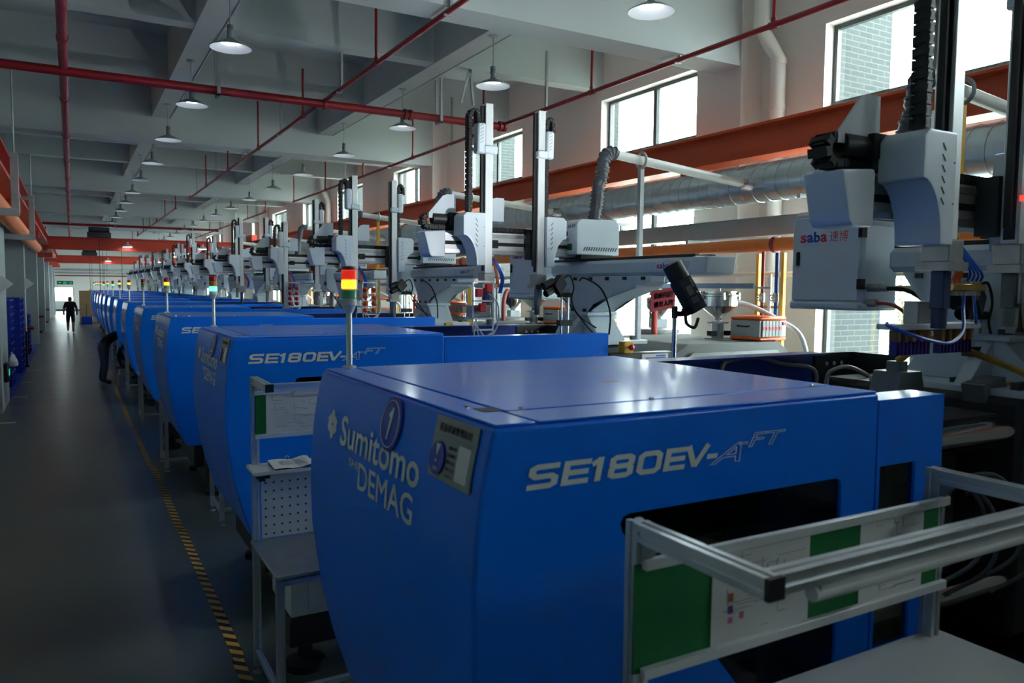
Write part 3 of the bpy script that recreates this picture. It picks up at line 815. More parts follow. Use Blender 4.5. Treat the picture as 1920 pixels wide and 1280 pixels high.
def robot(k, c, topB, topA, dropB, dropA, det):
    oy = MY0 + PITCHM*k
    names = ['logo cabinet at right', 'white vented motor cover in mid picture'] 
    lab = 'pale white robot on the %s machine%s' % (nth(k), ', ' + names[k] if k < 2 else ' from the camera')
    t = thing('takeout_robot', lab, 'robot', 'take-out robots above the machines', base=(4.25, oy+.6, 1.85), origin=(0, oy, 0))
    # pedestal
    obj('base_plate', lambda: G().box(3.86, 4.58, .18, 1.05, 1.85, 1.885, .004), robot_grey, t, key='r_bp')
    def ped():
        g = G().prism([(.25, 1.885), (1.02, 1.885), (.86, 2.10), (.46, 2.10)], 'x', 4.1, 4.38)
        g.prism([(3.9, 1.885), (4.5, 1.885), (4.42, 2.1), (4.1, 2.1)], 'y', .52, .60)
        return g
    obj('pedestal', ped, robot_grey, t, key='r_ped', bevel=.008)
    obj('flange', lambda: G().box(4.07, 4.41, .42, .90, 2.10, 2.135, .006), robot_grey, t, key='r_fl')
    def console():
        P = [(.44, 2.135), (.86, 2.135), (.90, 2.25), (1.02, 2.40), (1.06, 2.46), (-.38, 2.46), (-.38, 2.41), (-.22, 2.385), (.12, 2.32), (.38, 2.21)]
        g = G().prism(P, 'x', 4.13, 4.38)
        g.prism([(.38, 2.2), (.44, 2.15), (.14, 2.31), (-.22, 2.385), (-.22, 2.355), (.10, 2.28)], 'x', 4.11, 4.40)
        return g
    obj('console_bracket', console, robot_grey, t, key='r_con', bevel=.008)
    if det:
        def bolts():
            g = G()
            for y in (-.3, -.05, .2, .45, .7, .95): g.box(4.11, 4.135, y-.018, y+.018, 2.425, 2.452)
            for y in (.46, .65, .84): g.box(4.055, 4.075, y-.015, y+.015, 2.138, 2.165)
            for x, y in ((3.92, .3), (3.98, .3), (3.92, .9), (4.5, .3)): g.box(x-.02, x+.02, y-.02, y+.02, 1.885, 1.92)
            return g
        obj('bolts', bolts, black_steel, t, key='r_bolts')
    # traverse beam
    obj('traverse_beam', lambda: G().box(4.13, 4.42, -.92, 1.16, 2.46, 2.60, .03), robot_grey, t, key='r_beam')
    def cap():
        return G().prism([(-1.02, 2.465), (-.80, 2.455), (-.88, 2.606), (-1.04, 2.602)], 'x', 4.12, 4.43)
    obj('beam_end_cap', cap, robot_white, t, key='r_cap', bevel=.02)
    obj('beam_rail', lambda: G().box(4.17, 4.21, -.86, 1.14, 2.60, 2.625).box(4.34, 4.38, -.86, 1.14, 2.60, 2.625).box(4.22, 4.33, -.86, 1.12, 2.60, 2.61), black_steel, t, key='r_rail')
    obj('drag_tray', lambda: G().box(4.45, 4.62, -1.2, .6, 2.36, 2.375).box(4.44, 4.45, -1.2, .6, 2.36, 2.40), robot_grey, t, key='r_tray')
    # control cabinet at the far end
    cab = obj('control_cabinet', lambda: G().box(4.0, 4.34, 1.22, 1.73, 2.24, 2.84, .025), robot_white, t, key='r_cab')
    obj('cabinet_door', lambda: G().box(3.985, 4.0, 1.235, 1.715, 2.29, 2.80, .006), robot_white, cab, key='r_door')
    obj('cabinet_bottom_trim', lambda: G().box(3.98, 4.34, 1.215, 1.735, 2.235, 2.285, .015), robot_white, cab, key='r_trim')
    obj('handle', lambda: G().box(3.972, 3.986, 1.655, 1.678, 2.505, 2.59, .004), black_pl, cab, key='r_hnd')
    obj('hinges', lambda: G().box(3.975, 4.02, 1.212, 1.238, 2.66, 2.72).box(3.975, 4.02, 1.212, 1.238, 2.36, 2.42), black_pl, cab, key='r_hng')
    if k < 3: saba(cab, 3.985, 1.31, 1.655, 2.645, 2.71)
    if k in (1, 2): saba(t, 4.129, -.72, -.46, 2.515, 2.56)
    # carriage
    cc = obj('carriage_cover', lambda: G().prism([(4.02, 2.66), (4.02, 2.92), (4.03, 2.955), (4.06, 2.98), (4.10, 2.985), (4.44, 2.985), (4.48, 2.975), (4.5, 2.94), (4.5, 2.66)], 'y', 0, .34), robot_white, t, key='r_cc', loc=(0, c-.06, 0), bevel=.012)
    if det:
        def cv():
            g = G()
            for i in range(14):
                x = 4.09 + i*.0275; g.prism([(x, 2.695), (x+.009, 2.695), (x+.027, 2.73), (x+.018, 2.73)], 'y', -.003, .001)
            for i in range(8):
                y = .05+i*.03; g.prism([(y, 2.905), (y+.008, 2.905), (y+(.014 if i > 3 else -.006), 2.935), (y+(.006 if i > 3 else -.014), 2.935)], 'x', 4.018, 4.022)
            return g
        obj('vent_slots', cv, groove, cc, key='r_cv')
        obj('terminal_block', lambda: G().box(4.012, 4.022, .08, .11, 2.70, 2.76).box(4.012, 4.022, .12, .15, 2.70, 2.76), green_dark, cc, key='r_tb')
    obj('carriage_plate', lambda: G().box(4.10, 4.46, -.01, .36, 2.625, 2.66), black_steel, t, key='r_cp', loc=(0, c, 0))
    # cross arm towards the aisle
    def arm():
        g = G().box(2.74, 4.12, .10, .26, 2.64, 2.83)
        return g
    ca = obj('cross_arm', arm, alu_white, t, key='r_arm', loc=(0, c, 0))
    for z in (2.66, 2.80):
        obj('linear_rail', lambda: G().box(2.75, 4.1, .075, .10, -.014, .014), steel_dull, ca, key='r_lr', loc=(0, 0, z))
    obj('toothed_belt', lambda: G().box(2.75, 4.1, .09, .10, 2.715, 2.745).box(3.2, 3.28, .08, .10, 2.695, 2.765).box(3.75, 3.83, .08, .10, 2.695, 2.765), black_rub, ca, key='r_belt')
    obj('arm_end_cover', lambda: G().prism([(2.54, 2.81), (2.72, 2.825), (2.735, 2.82), (2.735, 2.60), (2.61, 2.60), (2.59, 2.62)], 'y', -.0, .19), robot_white, t, key='r_aec', loc=(0, c, 0), bevel=.02)
    # the two vertical arms: B on the aisle side, A beside the carriage
    for nm, x, top, drop, sgn in (('B', 3.09, topB, dropB, -1), ('A', 3.61, topA, dropA, 1)):
        px0, px1 = x-.036, x+.036
        zt, zb = top, top-1.42
        post = obj('arm_post', lambda: G().box(-.036, .036, -.10, -.02, -1.42, 0, .004), alu_white, t, key='r_post', loc=(x, c, zt))
        obj('post_groove', lambda: G().box(-.0365, -.0355, -.085, -.035, -1.4, -.02)  , groove, post, key='r_pg')
        obj('post_rail', lambda: G().box(-.062, -.036, -.075, -.045, -1.35, -.02), black_steel, post, key='r_prail', )
        # housing with diagonal vents and a scooped lower corner
        def hous(s=sgn):
            L = .21
            P = [(0.0, 0.02), (L-.03, 0.02), (L, -.01), (L, -.17)] + [(L - (L-.085)*math.sin(PI/2*i/8), -.42 + .25*math.cos(PI/2*i/8)) for i in range(1, 9)] + [(0.0, -.42)]
            P = [(s*p, q) for p, q in P]
            return G().prism(P, 'y', -.13, .07)
        hs = obj('arm_housing', hous, robot_white, t, key='r_hous%s' % nm, loc=(x+sgn*.042, c, 2.955), bevel=.012)
        if det:
            obj('vent_slots', (lambda s=sgn: vents(.06 if s > 0 else -.10, -.03, 6, .042, -.131, lean=.020*(-s), h=.026)), groove, hs, key='r_hv%s' % nm)
            obj('screws', (lambda s=sgn: G().cyl((s*.02, -.133, -.1), (s*.02, -.129, -.1), .004, n=8).cyl((s*.02, -.133, -.26), (s*.02, -.129, -.26), .004, n=8)), steel, hs, key='r_hsc%s' % nm)
        obj('arm_carriage', lambda: G().box(-.06, .06, -.02, .08, 2.6, 2.86), black_steel, t, key='r_ac', loc=(x, c, 0))
        # clamp box on the post, holds the top of the chain
        zc = zt - .30
        bx = obj('clamp_box', (lambda s=sgn: G().box(-s*.05, s*.05, -.125, .0, -.11, -.045, .01).box(s*.042, s*.115, -.12, -.02, -.11, .13, .012)), robot_white, t, key='r_cb%s' % nm, loc=(x, c, zc)) if nm == 'A' else \
             obj('clamp_box', lambda: G().box(-.06, .07, -.125, .0, -.12, -.05, .01).box(-.115, -.042, -.12, -.02, -.12, .13, .012), robot_white, t, key='r_cb%s' % nm, loc=(x, c, zc))
        if det:
            obj('vent_slots', (lambda s=sgn: vents((.06 if s > 0 else -.10), .10, 6, .028, -.121, lean=.03*(1), h=-.02, w=.004)), groove, bx, key='r_cbv%s' % nm)
        # vertical energy chain
        xs_ = x + sgn*.085
        x2 = x + sgn*.155
        h0 = 2.94
        zt2 = zc + .22
        if nm == 'B':
            path = [(x-.17, .0, h0), (x-.17, .0, zt2-.04), (x-.155, .0, zt2), (x-.125, .0, zt2+.02), (x-.095, .0, zt2), (x-.085, .0, zt2-.10)]
        else:
            path = [(x+.065, -.0, h0-.1), (x+.065, 0, zt2-.03), (x+.075, 0, zt2+.005), (x+.10, 0, zt2+.02), (x+.125, 0, zt2), (x+.13, 0, zt2-.10)]
        path = [(p[0], p[1]-.05+c, p[2]) for p in path]
        energy_chain(t, path, .07, .035, max(12, int((zt2-h0)*2/.075)) if det else 18, 'r_ch%s%d' % (nm, k), k < 2)
        # guard plate behind chain
        gp = [(2.62-3.09, 2.93), (2.62-3.09, 2.97), (2.75-3.09, 3.12), (2.79-3.09, 3.135), (2.87-3.09, 3.135), (2.87-3.09, 2.93)]
        obj('guard_plate', (lambda s=sgn: G().prism([(p*1.0, q) for p, q in gp], 'y', .09, .10)), robot_white, t, key='r_gp', loc=(x if nm == 'B' else x-.05, c, 0))
        # wrist
        zw = zb
        obj('wrist_block', lambda: G().box(-.05, .05, -.12, .0, -.09, .0, .004).box(-.07, .07, -.13, .01, -.125, -.09), steel_dull, t, key='r_wr', loc=(x, c, zw))
        obj('wrist_cylinder', lambda: G().box(-.026, .026, -.09, -.03, -.28, -.125, .004).cyl((0, -.06, -.36), (0, -.06, -.28), .03, n=14), grey_navy if nm == 'B' else grey_box, t, key='r_wc%s' % nm, loc=(x, c, zw))
    # horizontal energy chain loop over the cross arm
    R = .05; yy = c+.14
    path = [(4.05, yy, 2.855), (2.63, yy, 2.855)] + [(2.63-R*math.sin(PI*i/8), yy, 2.905-R*math.cos(PI*i/8)) for i in range(1, 9)] + [(2.95, yy, 2.955)]
    energy_chain(t, path, .09, .04, 44, 'r_hch%d' % k, False)
    obj('servo_motor', lambda: G().cyl((2.66, .12, 2.93), (2.84, .12, 2.93), .05, n=16).box(2.80, 2.9, .06, .18, 2.88, 2.98), black_steel, t, key='r_servo', loc=(0, c, 0))
    return t

RB = [(.25, 3.98, 3.98, 0, 0), (.59, 3.89, 3.89, 0, 0), (.50, 3.72, 3.70, 0, 0), (.45, 3.40, 3.80, 0, 0), (.62, 3.75, 3.78, 0, 0), (.40, 3.55, 3.82, 0, 0),
      (.55, 3.84, 3.6, 0, 0), (.5, 3.7, 3.75, 0, 0), (.3, 3.65, 3.85, 0, 0), (.6, 3.8, 3.7, 0, 0), (.5, 3.7, 3.6, 0, 0), (.4, 3.8, 3.8, 0, 0), (.5, 3.6, 3.75, 0, 0)]
for k in range(NM): robot(k, *RB[k], k < 4)

# ------------------------------------------------------------------ work benches beside the machines
def bench(k, x0, x1, yb, ty0, det, full=True):
    """aluminium-profile bench: back posts at yb, table reaching to ty0 nearer the camera"""
    lab = {0: 'aluminium profile bench with green document board in the right foreground', 1: 'aluminium bench with steel top and white pegboard beside the second machine'}.get(k, 'aluminium profile bench on the near side of the %s machine' % nth(k))
    t = thing('work_bench', lab, 'work bench', 'aluminium work benches between the machines', base=((x0+x1)/2, (yb+ty0)/2, 0))
    zt, zs, ztop = .826, 1.285, 1.81
    for x in (x0, x1):
        obj('back_post', G().slot((x, yb, .05), (x, yb, ztop), .021), alu, t)
        obj('front_leg', G().slot((x, ty0+.06, .05), (x, ty0+.06, zt-.04), .021), alu, t)
        obj('side_rail', G().slot((x, yb, .14), (x, ty0+.06, .14), .016), alu, t)
        a = obj('overhead_arm', G().slot((x, yb-.02, ztop-.022), (x, yb-.40, ztop-.022), .021), alu, t)
        obj('arm_bracket', G().prism([(yb-.02, ztop-.045), (yb-.07, ztop-.045), (yb-.02, ztop-.10)], 'x', x-.012, x+.012), steel_dull, a)
        obj('end_cap', G().box(x-.022, x+.022, yb-.412, yb-.40, ztop-.044, ztop), black_pl, a)
        for y in (yb, ty0+.06):
            obj('levelling_foot', lambda: G().cyl((0, 0, .0), (0, 0, .012), .028, n=12).cyl((0, 0, .012), (0, 0, .06), .007, n=8), steel_dull, t, key='b_foot', loc=(x, y, 0))
    obj('bottom_rail', G().slot((x0+.02, ty0+.10, .14), (x1-.02, ty0+.10, .14), .016), alu, t)
    obj('apron_rail', G().slot((x0+.02, ty0+.06, zt-.06), (x1-.02, ty0+.06, zt-.06), .016), alu, t)
    tr = obj('overhead_rail', G().slot((x0+.02, yb-.38, ztop-.022), (x1+.2*(k == 0), yb-.38, ztop-.022), .021), alu, t)
    lt = obj('strip_light', G().cyl((x0+.13, yb-.385, ztop-.065), (x1-.05, yb-.385, ztop-.065), .0165, n=12).box(x0+.14, x1-.06, yb-.40, yb-.37, ztop-.055, ztop-.042), white_pl, t)
    obj('table_top', G().box(x0-.035, x1+.03, ty0, yb+.0, zt-.022, zt, .004), steel_dull if k != 0 else white_pl, t)
    # document board
    bz0, bz1 = (1.455, 1.715)
    for z in (bz0, bz1):
        obj('board_rail', G().box(x0-.01, x1+.01, yb-.045, yb-.027, z-.012, z+.014, .002), alu_white, t)
    bd = obj('document_board', G().box(x0-.03 if k == 0 else x0+.0, x1-.02, yb-.027, yb-.022, bz0+.0, bz1-.0), green_board, t)
    def sheet(a, b, z0, z1, seed):
        sh = obj('document_sheet', G().box(a, b, yb-.0305, yb-.0288, z0, z1), paper, bd)
        rnd = random.Random(seed); g = G()
        for i in range(26):
            u = a + .03 + rnd.random()*(b-a-.12); w = .02 + rnd.random()*.09; z = z0 + .02 + rnd.random()*(z1-z0-.04)
            g.box(u, min(u+w, b-.01), yb-.0312, yb-.0306, z, z+.0014)
            if rnd.random() < .4: g.box(u, u+.0014, yb-.0312, yb-.0306, z, min(z+.04, z1-.01))
        obj('print_lines', g, print_grey, sh, smooth=False)
        return sh
    if k == 0:
        s1 = sheet(x0+.21, x0+.56, bz0+.012, bz1-.012, 3)
        for (du, dz, w, h, m) in ((.055, .105, .016, .022, print_brown), (.055, .075, .016, .02, print_purple), (.055, .05, .016, .016, print_pink), (.095, .055, .014, .018, print_pink), (.19, .16, .10, .002, print_pink), (.19, .12, .002, .06, print_pink), (.2, .10, .05, .003, print_pink)):
            obj('print_figure', G().box(x0+.21+du, x0+.21+du+w, yb-.0316, yb-.0306, bz0+.012+dz, bz0+.012+dz+h), m, s1)
        sheet(x0+.77, x0+1.06, bz0+.012, bz1-.012, 5)
    else:
        sheet(x0+.06, x0+.50, bz0+.012, bz1-.012, 8+k)
    # shelf and pegboard
    sd = .62 if k == 0 else .22
    obj('shelf', G().box(x0-.05, x1+.06, yb-sd, yb+.02, zs-.022, zs, .003), white_pl, t)
    if k != 0:
        obj('shelf_arm', G().slot((x0, yb-.02, zs-.045), (x0, yb-sd+.02, zs-.045), .016).box(x0-.0+.02, x0+.06, yb-.12, yb-.10, zs-.065, zs-.03), black_pl, t)
        pb = obj('pegboard', G().box(x0+.03, x1-.03, yb-.012, yb-.008, zt+.005, zs-.035), white_pl, t)
        if det:
            def holes():
                g = G()
                for i in range(int((x1-x0-.1)/.048)):
                    for j in range(8):
                        x = x0+.055+i*.048; z = zt+.03+j*.052; g.box(x-.0055, x+.0055, yb-.0128, yb-.0119, z-.0055, z+.0055)
                return g
            obj('pegboard_holes', holes, groove, pb, smooth=False)
    return t

bench(0, 1.14, 2.30, 1.40, .70, True)
bench(1, .925, 2.1, 4.715, 4.05, True)
bench(2, 1.22, 2.2, 8.45, 7.8, False)
bench(3, .985, 2.1, 11.12, 10.43, True)
bench(4, .985, 2.1, 14.95, 14.3, False)
for k in range(5, 9):
    y = MY0 + PITCHM*k - .66
    bench(k, 1.02, 2.1, y, y-.66, False)
# clipboard on the second bench's shelf
cb = thing('clipboard', 'clipboard with printed sheets on the shelf of the pegboard bench', 'clipboard', base=(1.12, 4.62, 1.285))
obj('board', G().box(.995, 1.22, 4.50, 4.70, 1.285, 1.289), black_pl, cb)
def warped():
    g = G(); n = 8
    for i in range(n):
        a = .99+.235*i/n; b = .99+.235*(i+1)/n
        za = 1.291+.012*math.sin(i*1.1)*(i/n) + .004; zb = 1.291+.012*math.sin((i+1)*1.1)*((i+1)/n) + .004
        g.add([(a, 4.50, za-.002), (b, 4.50, zb-.002), (b, 4.69, zb+.012), (a, 4.69, za+.012), (a, 4.50, za-.001), (b, 4.50, zb-.001), (b, 4.69, zb+.013), (a, 4.69, za+.013)],
              [(0,3,2,1),(4,5,6,7),(0,1,5,4),(1,2,6,5),(2,3,7,6),(3,0,4,7)])
    return g
obj('paper_sheets', warped, paper, cb)
g = G()
for i in range(9):
    for x in (1.04, 1.12): g.box(x, x+.065, 4.53+i*.014, 4.535+i*.014, 1.306, 1.3065)
obj('print_lines', g, print_grey, cb, smooth=False)
obj('clip', G().box(1.07, 1.15, 4.69, 4.71, 1.289, 1.30).ring((1.11, 4.705, 1.308), 'y', .012, .003, 12, 6), steel, cb)
# cream drawer cabinets under the benches
for k, lab in ((1, 'cream metal drawer cabinet under the pegboard bench'), (3, 'cream metal drawer cabinet beside the fourth machine')):
    y = MY0 + PITCHM*k
    t = thing('drawer_cabinet', lab, 'cabinet', base=(1.45, y-.75, .30), origin=(0, y, 0))
    obj('body', G().box(1.06, 1.95, -.93, -.45, .42, .74, .004), cream, t, key='dc_b')
    dw = obj('drawer', G().box(1.16, 1.62, -.945, -.93, .455, .675, .004), cream, t, key='dc_d')
    obj('handle', G().box(1.40, 1.46, -.955, -.945, .57, .60), black_pl, dw, key='dc_h')
    obj('stand', G().box(1.06, 1.95, -.90, -.48, .22, .40, .01), black_steel, t, key='dc_s')
    for x in (1.2, 1.8):
        obj('foot', G().lathe([(.12, .0), (.12, .05), (.05, .08), (.03, .23)], (x, -.7, 0), 16), black_rub, t)

# ------------------------------------------------------------------ hazard tape on the floor
tape = thing('hazard_tape', 'yellow and black striped tape along the aisle floor', 'floor tape', base=(.87, 10, 0))
yy = 2.0
while yy < 40:
    L = 2.96 if yy < 20 else 4.9
    obj('tape_strip', lambda: G().box(-.035, .035, 0, 2.95, .0005, .0015), stripe_m, tape, key='tape%d' % 0, loc=(.83+.03*math.sin(yy*.3), yy, 0))
    yy += L

# ------------------------------------------------------------------ pendant lamps
def lamp(x, y, k, row, lit):
    lab = 'round metal pendant lamp over the %s, %s from the camera' % (row, nth(k))
    t = thing('pendant_lamp', lab, 'lamp', 'pendant lamps in two rows', base=(x, y, 5.4), origin=(x, y, 4.8))
    obj('ceiling_plate', lambda: G().cyl((0, 0, .59), (0, 0, .6), .06, n=14), lamp_out, t, key='l_cp')
    obj('rod', lambda: G().cyl((0, 0, .20), (0, 0, .6), .008, n=8), galv_dull, t, key='l_rod')
    obj('lamp_socket', lambda: G().lathe([(.012, .24), (.032, .235), (.036, .20), (.026, .195), (.036, .18), (.036, .15), (.03, .13), (.04, .08)], (0, 0, 0), 16), grey_box, t, key='l_sock')
    sh = obj('shade', lambda: G().lathe([(.205, .0), (.211, .0), (.211, .006), (.12, .055), (.05, .085), (.035, .10), (.03, .10)], (0, 0, 0), 32, cap=False), lamp_out, t, key='l_sh')
    obj('reflector', lambda: G().lathe([(.209, -.001), (.118, .049), (.09, .058)], (0, 0, 0), 32, cap=False), lamp_in, sh, key='l_ref')
    obj('led_disc', lambda: G().lathe([(.0, .050), (.085, .050), (.088, .054), (.088, .058), (.0, .06)], (0, 0, 0), 24), lamp_emit if lit else lamp_dim, t, key='l_led%d' % lit)
for k in range(17):
    lamp(1.5, 8.62+2.98*k, k, 'aisle', k % 5 != 4)
for k in range(17):
    lamp(4.54, 5.55+2.98*k, k, 'machines', k % 6 != 5)
for x, lab in ((1.66, 'aisle'), (4.71, 'machine')):
    tag(obj('lighting_conduit', G().cyl((x, Y0, 5.41), (x, Y1, 5.41), .014, n=8), galv_dull), 'thin grey conduit along the long beam above the %s lamps' % lab, 'conduit')

# ------------------------------------------------------------------ red fire pipes
def fire_line(x, y0, y1, lab, drops, hangs, r=.028, turn=True):
    t = thing('sprinkler_pipe', lab, 'pipe', 'red sprinkler pipes under the ceiling', base=(x, y0, 4.92))
    pts = [(x, y0, 4.92), (x, y1, 4.92)]
    obj('main_run', G().cyl(pts[0], pts[1], r, n=12), red_pipe, t)
    for y in drops:
        d = obj('dropper', G().cyl((x, y, 4.92), (x, y, 5.60+.2*((y*7) % 1)), .018, n=8), red_pipe, t)
        obj('tee', G().cyl((x, y-.05, 4.92), (x, y+.05, 4.92), r*1.3, n=12).cyl((x, y, 4.92), (x, y, 4.99), .026, n=10), red_pipe, t)
    for y in hangs:
        obj('hanger', G().box(x+.02, x+.05, y-.02, y+.02, 4.93, 5.75).box(x-.035, x+.05, y-.012, y+.012, 4.885, 4.90), galv_dull, t)
    return t
def fr(a, b, s):
    o = []; y = a
    while y < b: o.append(y); y += s
    return o
fire_line(3.13, -5, 25.0, 'red sprinkler pipe over the machine fronts, nearest run', fr(5.5, 24, 3.26)+[25.0], fr(6.8, 25, 3.4))
fire_line(3.13, 28.7, 46.2, 'red sprinkler pipe over the machine fronts, second run', fr(28.7, 46, 3.4)+[46.2], fr(30, 46, 3.6))
fire_line(3.13, 50, 66, 'red sprinkler pipe over the machine fronts, farthest run', fr(50, 66, 3.4)+[66], [])
fire_line(6.0, -5, 24.2, 'red sprinkler pipe beside the windows, nearest run', [5.48, 8.52, 11.6, 14.66, 17.7, 20.8, 24.2], [6.86, 9.7, 12.9, 16, 19.2])
fire_line(6.0, 28.2, 47, 'red sprinkler pipe beside the windows, farther run', fr(28.2, 47, 3.2)+[47], fr(30, 46, 3.6))
t = fire_line(-.02, -5, 62, 'thick red fire pipe straight over the aisle', [], [], r=.05)
for y in fr(6.5, 60, 3.1): obj('coupling', G().cyl((-.02, y-.05, 4.92), (-.02, y+.05, 4.92), .06, n=12), red_pipe, t)
for y, nm in ((10.85, 'near'), (38.3, 'far')):
    t = thing('fire_main', 'thick red fire main crossing the hall, %s one' % nm, 'pipe', base=(2, y, 4.9))
    obj('main_run', G().cyl((LX, y, 4.87), (5.98, y, 4.87), .055, n=14), red_pipe, t)
    for x in (3.13, 4.32, 4.40, 5.9, 5.98): obj('coupling', G().cyl((x-.02, y, 4.87), (x+.02, y, 4.87), .078, n=14), red_pipe, t)
    for x in (1.72, 4.86):
        obj('trapeze_hanger', G().box(x-.02, x+.02, y-.10, y-.075, 4.79, 5.45).box(x-.02, x+.02, y+.075, y+.10, 4.79, 5.45).box(x-.02, x+.02, y-.10, y+.10, 4.79, 4.815), galv_dull, t)
# angled strut bracket hanging from the cross beam
t = thing('strut_bracket', 'perforated V strut bracket hanging near the machine lamps', 'bracket', base=(5.0, 9.95, 5.4))
for dx in (-.14, .06):
    obj('strut', G().obox((4.98+dx*.5, 10.05, 5.18), (.018, 0, 0), (0, .012, 0), (-dx*.5, 0, .25)), galv_dull, t)
# ------------------------------------------------------------------ crane runways and bridges
def ibeam(g, x, y0, y1, z0, z1, w=.14, t=.02):
    g.box(x-w, x+w, y0, y1, z1-t, z1).box(x-w, x+w, y0, y1, z0, z0+t).box(x-.012, x+.012, y0, y1, z0+t, z1-t); return g
for x, s, lab, m in ((6.55, 1, 'orange steel crane runway beam along the window wall', crane_or), (-.85, -1, 'red-orange crane runway beam along the left wall', crane_red)):
    t = thing('crane_runway', lab, 'crane beam', base=(x, 0, 3.78))
    y0 = -8 if s > 0 else 8
    obj('girder', ibeam(G(), x, y0, 70, 3.78, 4.12), m, t)
    obj('crane_rail', G().box(x-.03, x+.03, y0, 70, 4.12, 4.16), m, t)
    for y in [c+.37 for c in cols if c > y0]:
        obj('corbel', G().prism([(3.78, x), (3.60, x), (3.40, x+.55*s), (3.78, x+.55*s)], 'y', 0, 1) if False else G().box(min(x-.1*s, x+.5*s), max(x-.1*s, x+.5*s), y-.12, y+.12, 3.58, 3.78), m, t)
for yb, zb, h, lab in ((33.6, 3.64, .42, 'nearer orange bridge crane spanning the hall'), (52, 3.55, .4, 'farther orange bridge crane spanning the hall')):
    t = thing('bridge_crane', lab, 'crane', base=(2.9, yb, 4.16))
    obj('bridge_girder', G().box(-.75, 6.5, yb, yb+.03, zb, zb+h).box(-.75, 6.5, yb-.12, yb+.15, zb+h, zb+h+.03).box(-.75, 6.5, yb-.12, yb+.15, zb-.03, zb), crane_red, t)
    obj('end_carriage', G().box(-.95, -.75, yb-.6, yb+.6, 4.16, 4.40), crane_red, t)
    obj('end_carriage', G().box(6.45, 6.65, yb-.6, yb+.6, 4.16, 4.40), crane_red, t)
    h_ = obj('hoist', G().box(.55, 1.35, yb-.35, yb-.05, zb+h+.03, zb+h+.22).cyl((.6, yb-.2, zb+h+.32), (1.3, yb-.2, zb+h+.32), .10, n=14), black_steel, t)
    obj('hoist_rope', G().cyl((.95, yb-.2, 1.7), (.95, yb-.2, zb+h), .012, n=6).cyl((1.05, yb-.2, 1.9), (1.05, yb-.2, zb+h), .008, n=6).cyl((1.7, yb-.2, 1.3), (1.7, yb-.2, zb+h), .010, n=6), black_steel, h_)
    obj('hook_block', G().box(.88, 1.02, yb-.26, yb-.14, 1.75, 2.0, .02).ring((.95, yb-.2, 1.68), 'y', .06, .018, 12, 6), crane_or, h_)
    for x in (1.9, 4.6):
        l = obj('bridge_lamp', G().lathe([(.20, 0), (.205, 0), (.08, .10), (.04, .12), (.04, .2)], (x, yb-.3, zb+.12), 16, cap=False), lamp_out, t)
        obj('led_disc', G().lathe([(0, -.004), (.15, -.004), (.15, .01), (0, .012)], (x, yb-.3, zb+.125), 16), lamp_emit, l)
# ------------------------------------------------------------------ spiral duct and exhaust lines on the right
DX, DZ, DR = 6.42, 3.49, .205
t = thing('spiral_duct', 'large galvanised spiral duct running along the window wall', 'duct', base=(DX, 0, DZ))
obj('duct_tube', G().cyl((DX, -6, DZ), (DX, 46, DZ), DR, n=32), galv, t)
def helix():
    g = G(); P = []; pitch = .16; n = 14
    y = -2.0
    i = 0
    while y < 26:
        a = 2*PI*i/n; P.append((DX+(DR+.002)*math.cos(a), y, DZ+(DR+.002)*math.sin(a))); y += pitch/n; i += 1
    g.tube(P, .007, 4); return g
o = obj('seams', helix, galv, t)
for y in fr(1.05, 45, 3.66):
    obj('duct_flange', G().lathe([(DR, -.05), (DR+.012, -.045), (DR+.012, -.02), (DR+.03, -.018), (DR+.03, .018), (DR+.012, .02), (DR+.012, .045), (DR, .05)], (DX, y+3.9, DZ), 32, 'y', cap=False), galv_dull, t)
    obj('duct_bracket', G().box(DX-.35, 6.91, y+4.1, y+4.14, DZ-DR-.05, DZ-DR-.01).box(6.75, 6.79, y+4.1, y+4.14, DZ-DR-.2, DZ-DR-.05), galv_dull, t)
for k in range(0, 11):
    oy = MY0 + PITCHM*k; y = oy+(.55 if k else 1.14)
    t = thing('exhaust_pipe', 'white exhaust pipe with grey bent hose above the %s machine' % nth(k), 'pipe', 'white exhaust pipes from duct to robots', base=(4.75, y, 1.84))
    zp = 3.60
    obj('white_pipe', G().cyl((4.44, y, zp), (DX-DR+.02, y, 3.44), .043, n=16), pvc, t, key='ex_p%d' % k)
    obj('foil_wrap', G().lathe([(.045, -.14), (.06, -.10), (.065, -.03), (.055, .02)], (DX-DR, y, 3.445), 14, 'x'), foil, t)
    path = catmull([Vector(p) for p in ((4.46, y, zp), (4.39, y, zp+.01), (4.325, y, zp-.05), (4.30, y, zp-.22), (4.28, y+.02, 3.3), (4.27, y+.04, 3.1), (4.26, y+.06, 2.98))], 6)
    obj('flexible_hose', G().tube(path, .055, 12), hose_grey, t)
    P = path; g = G()
    L = 0; last = 0
    for a, b in zip(P, P[1:]):
        d = (b-a); L += d.length
        if L - last > .03 or k > 3:
            if k > 3 and L-last < .06: continue
            last = L; q = b; g.cyl(q - d.normalized()*.007, q + d.normalized()*.007, .066, n=12)
    obj('ribs', g, hose_grey, t)
    pm = yellow if k in (0, 2, 3, 5) else galv_dull
    px = 4.76
    obj('support_post', G().box(px-.022, px+.022, y-.022, y+.022, 1.84, zp-.085), pm, t)
    obj('support_ring', G().ring((px, y, zp-.03), 'x', .075, .014, 20, 6), galv_dull if k else galv_dull, t)
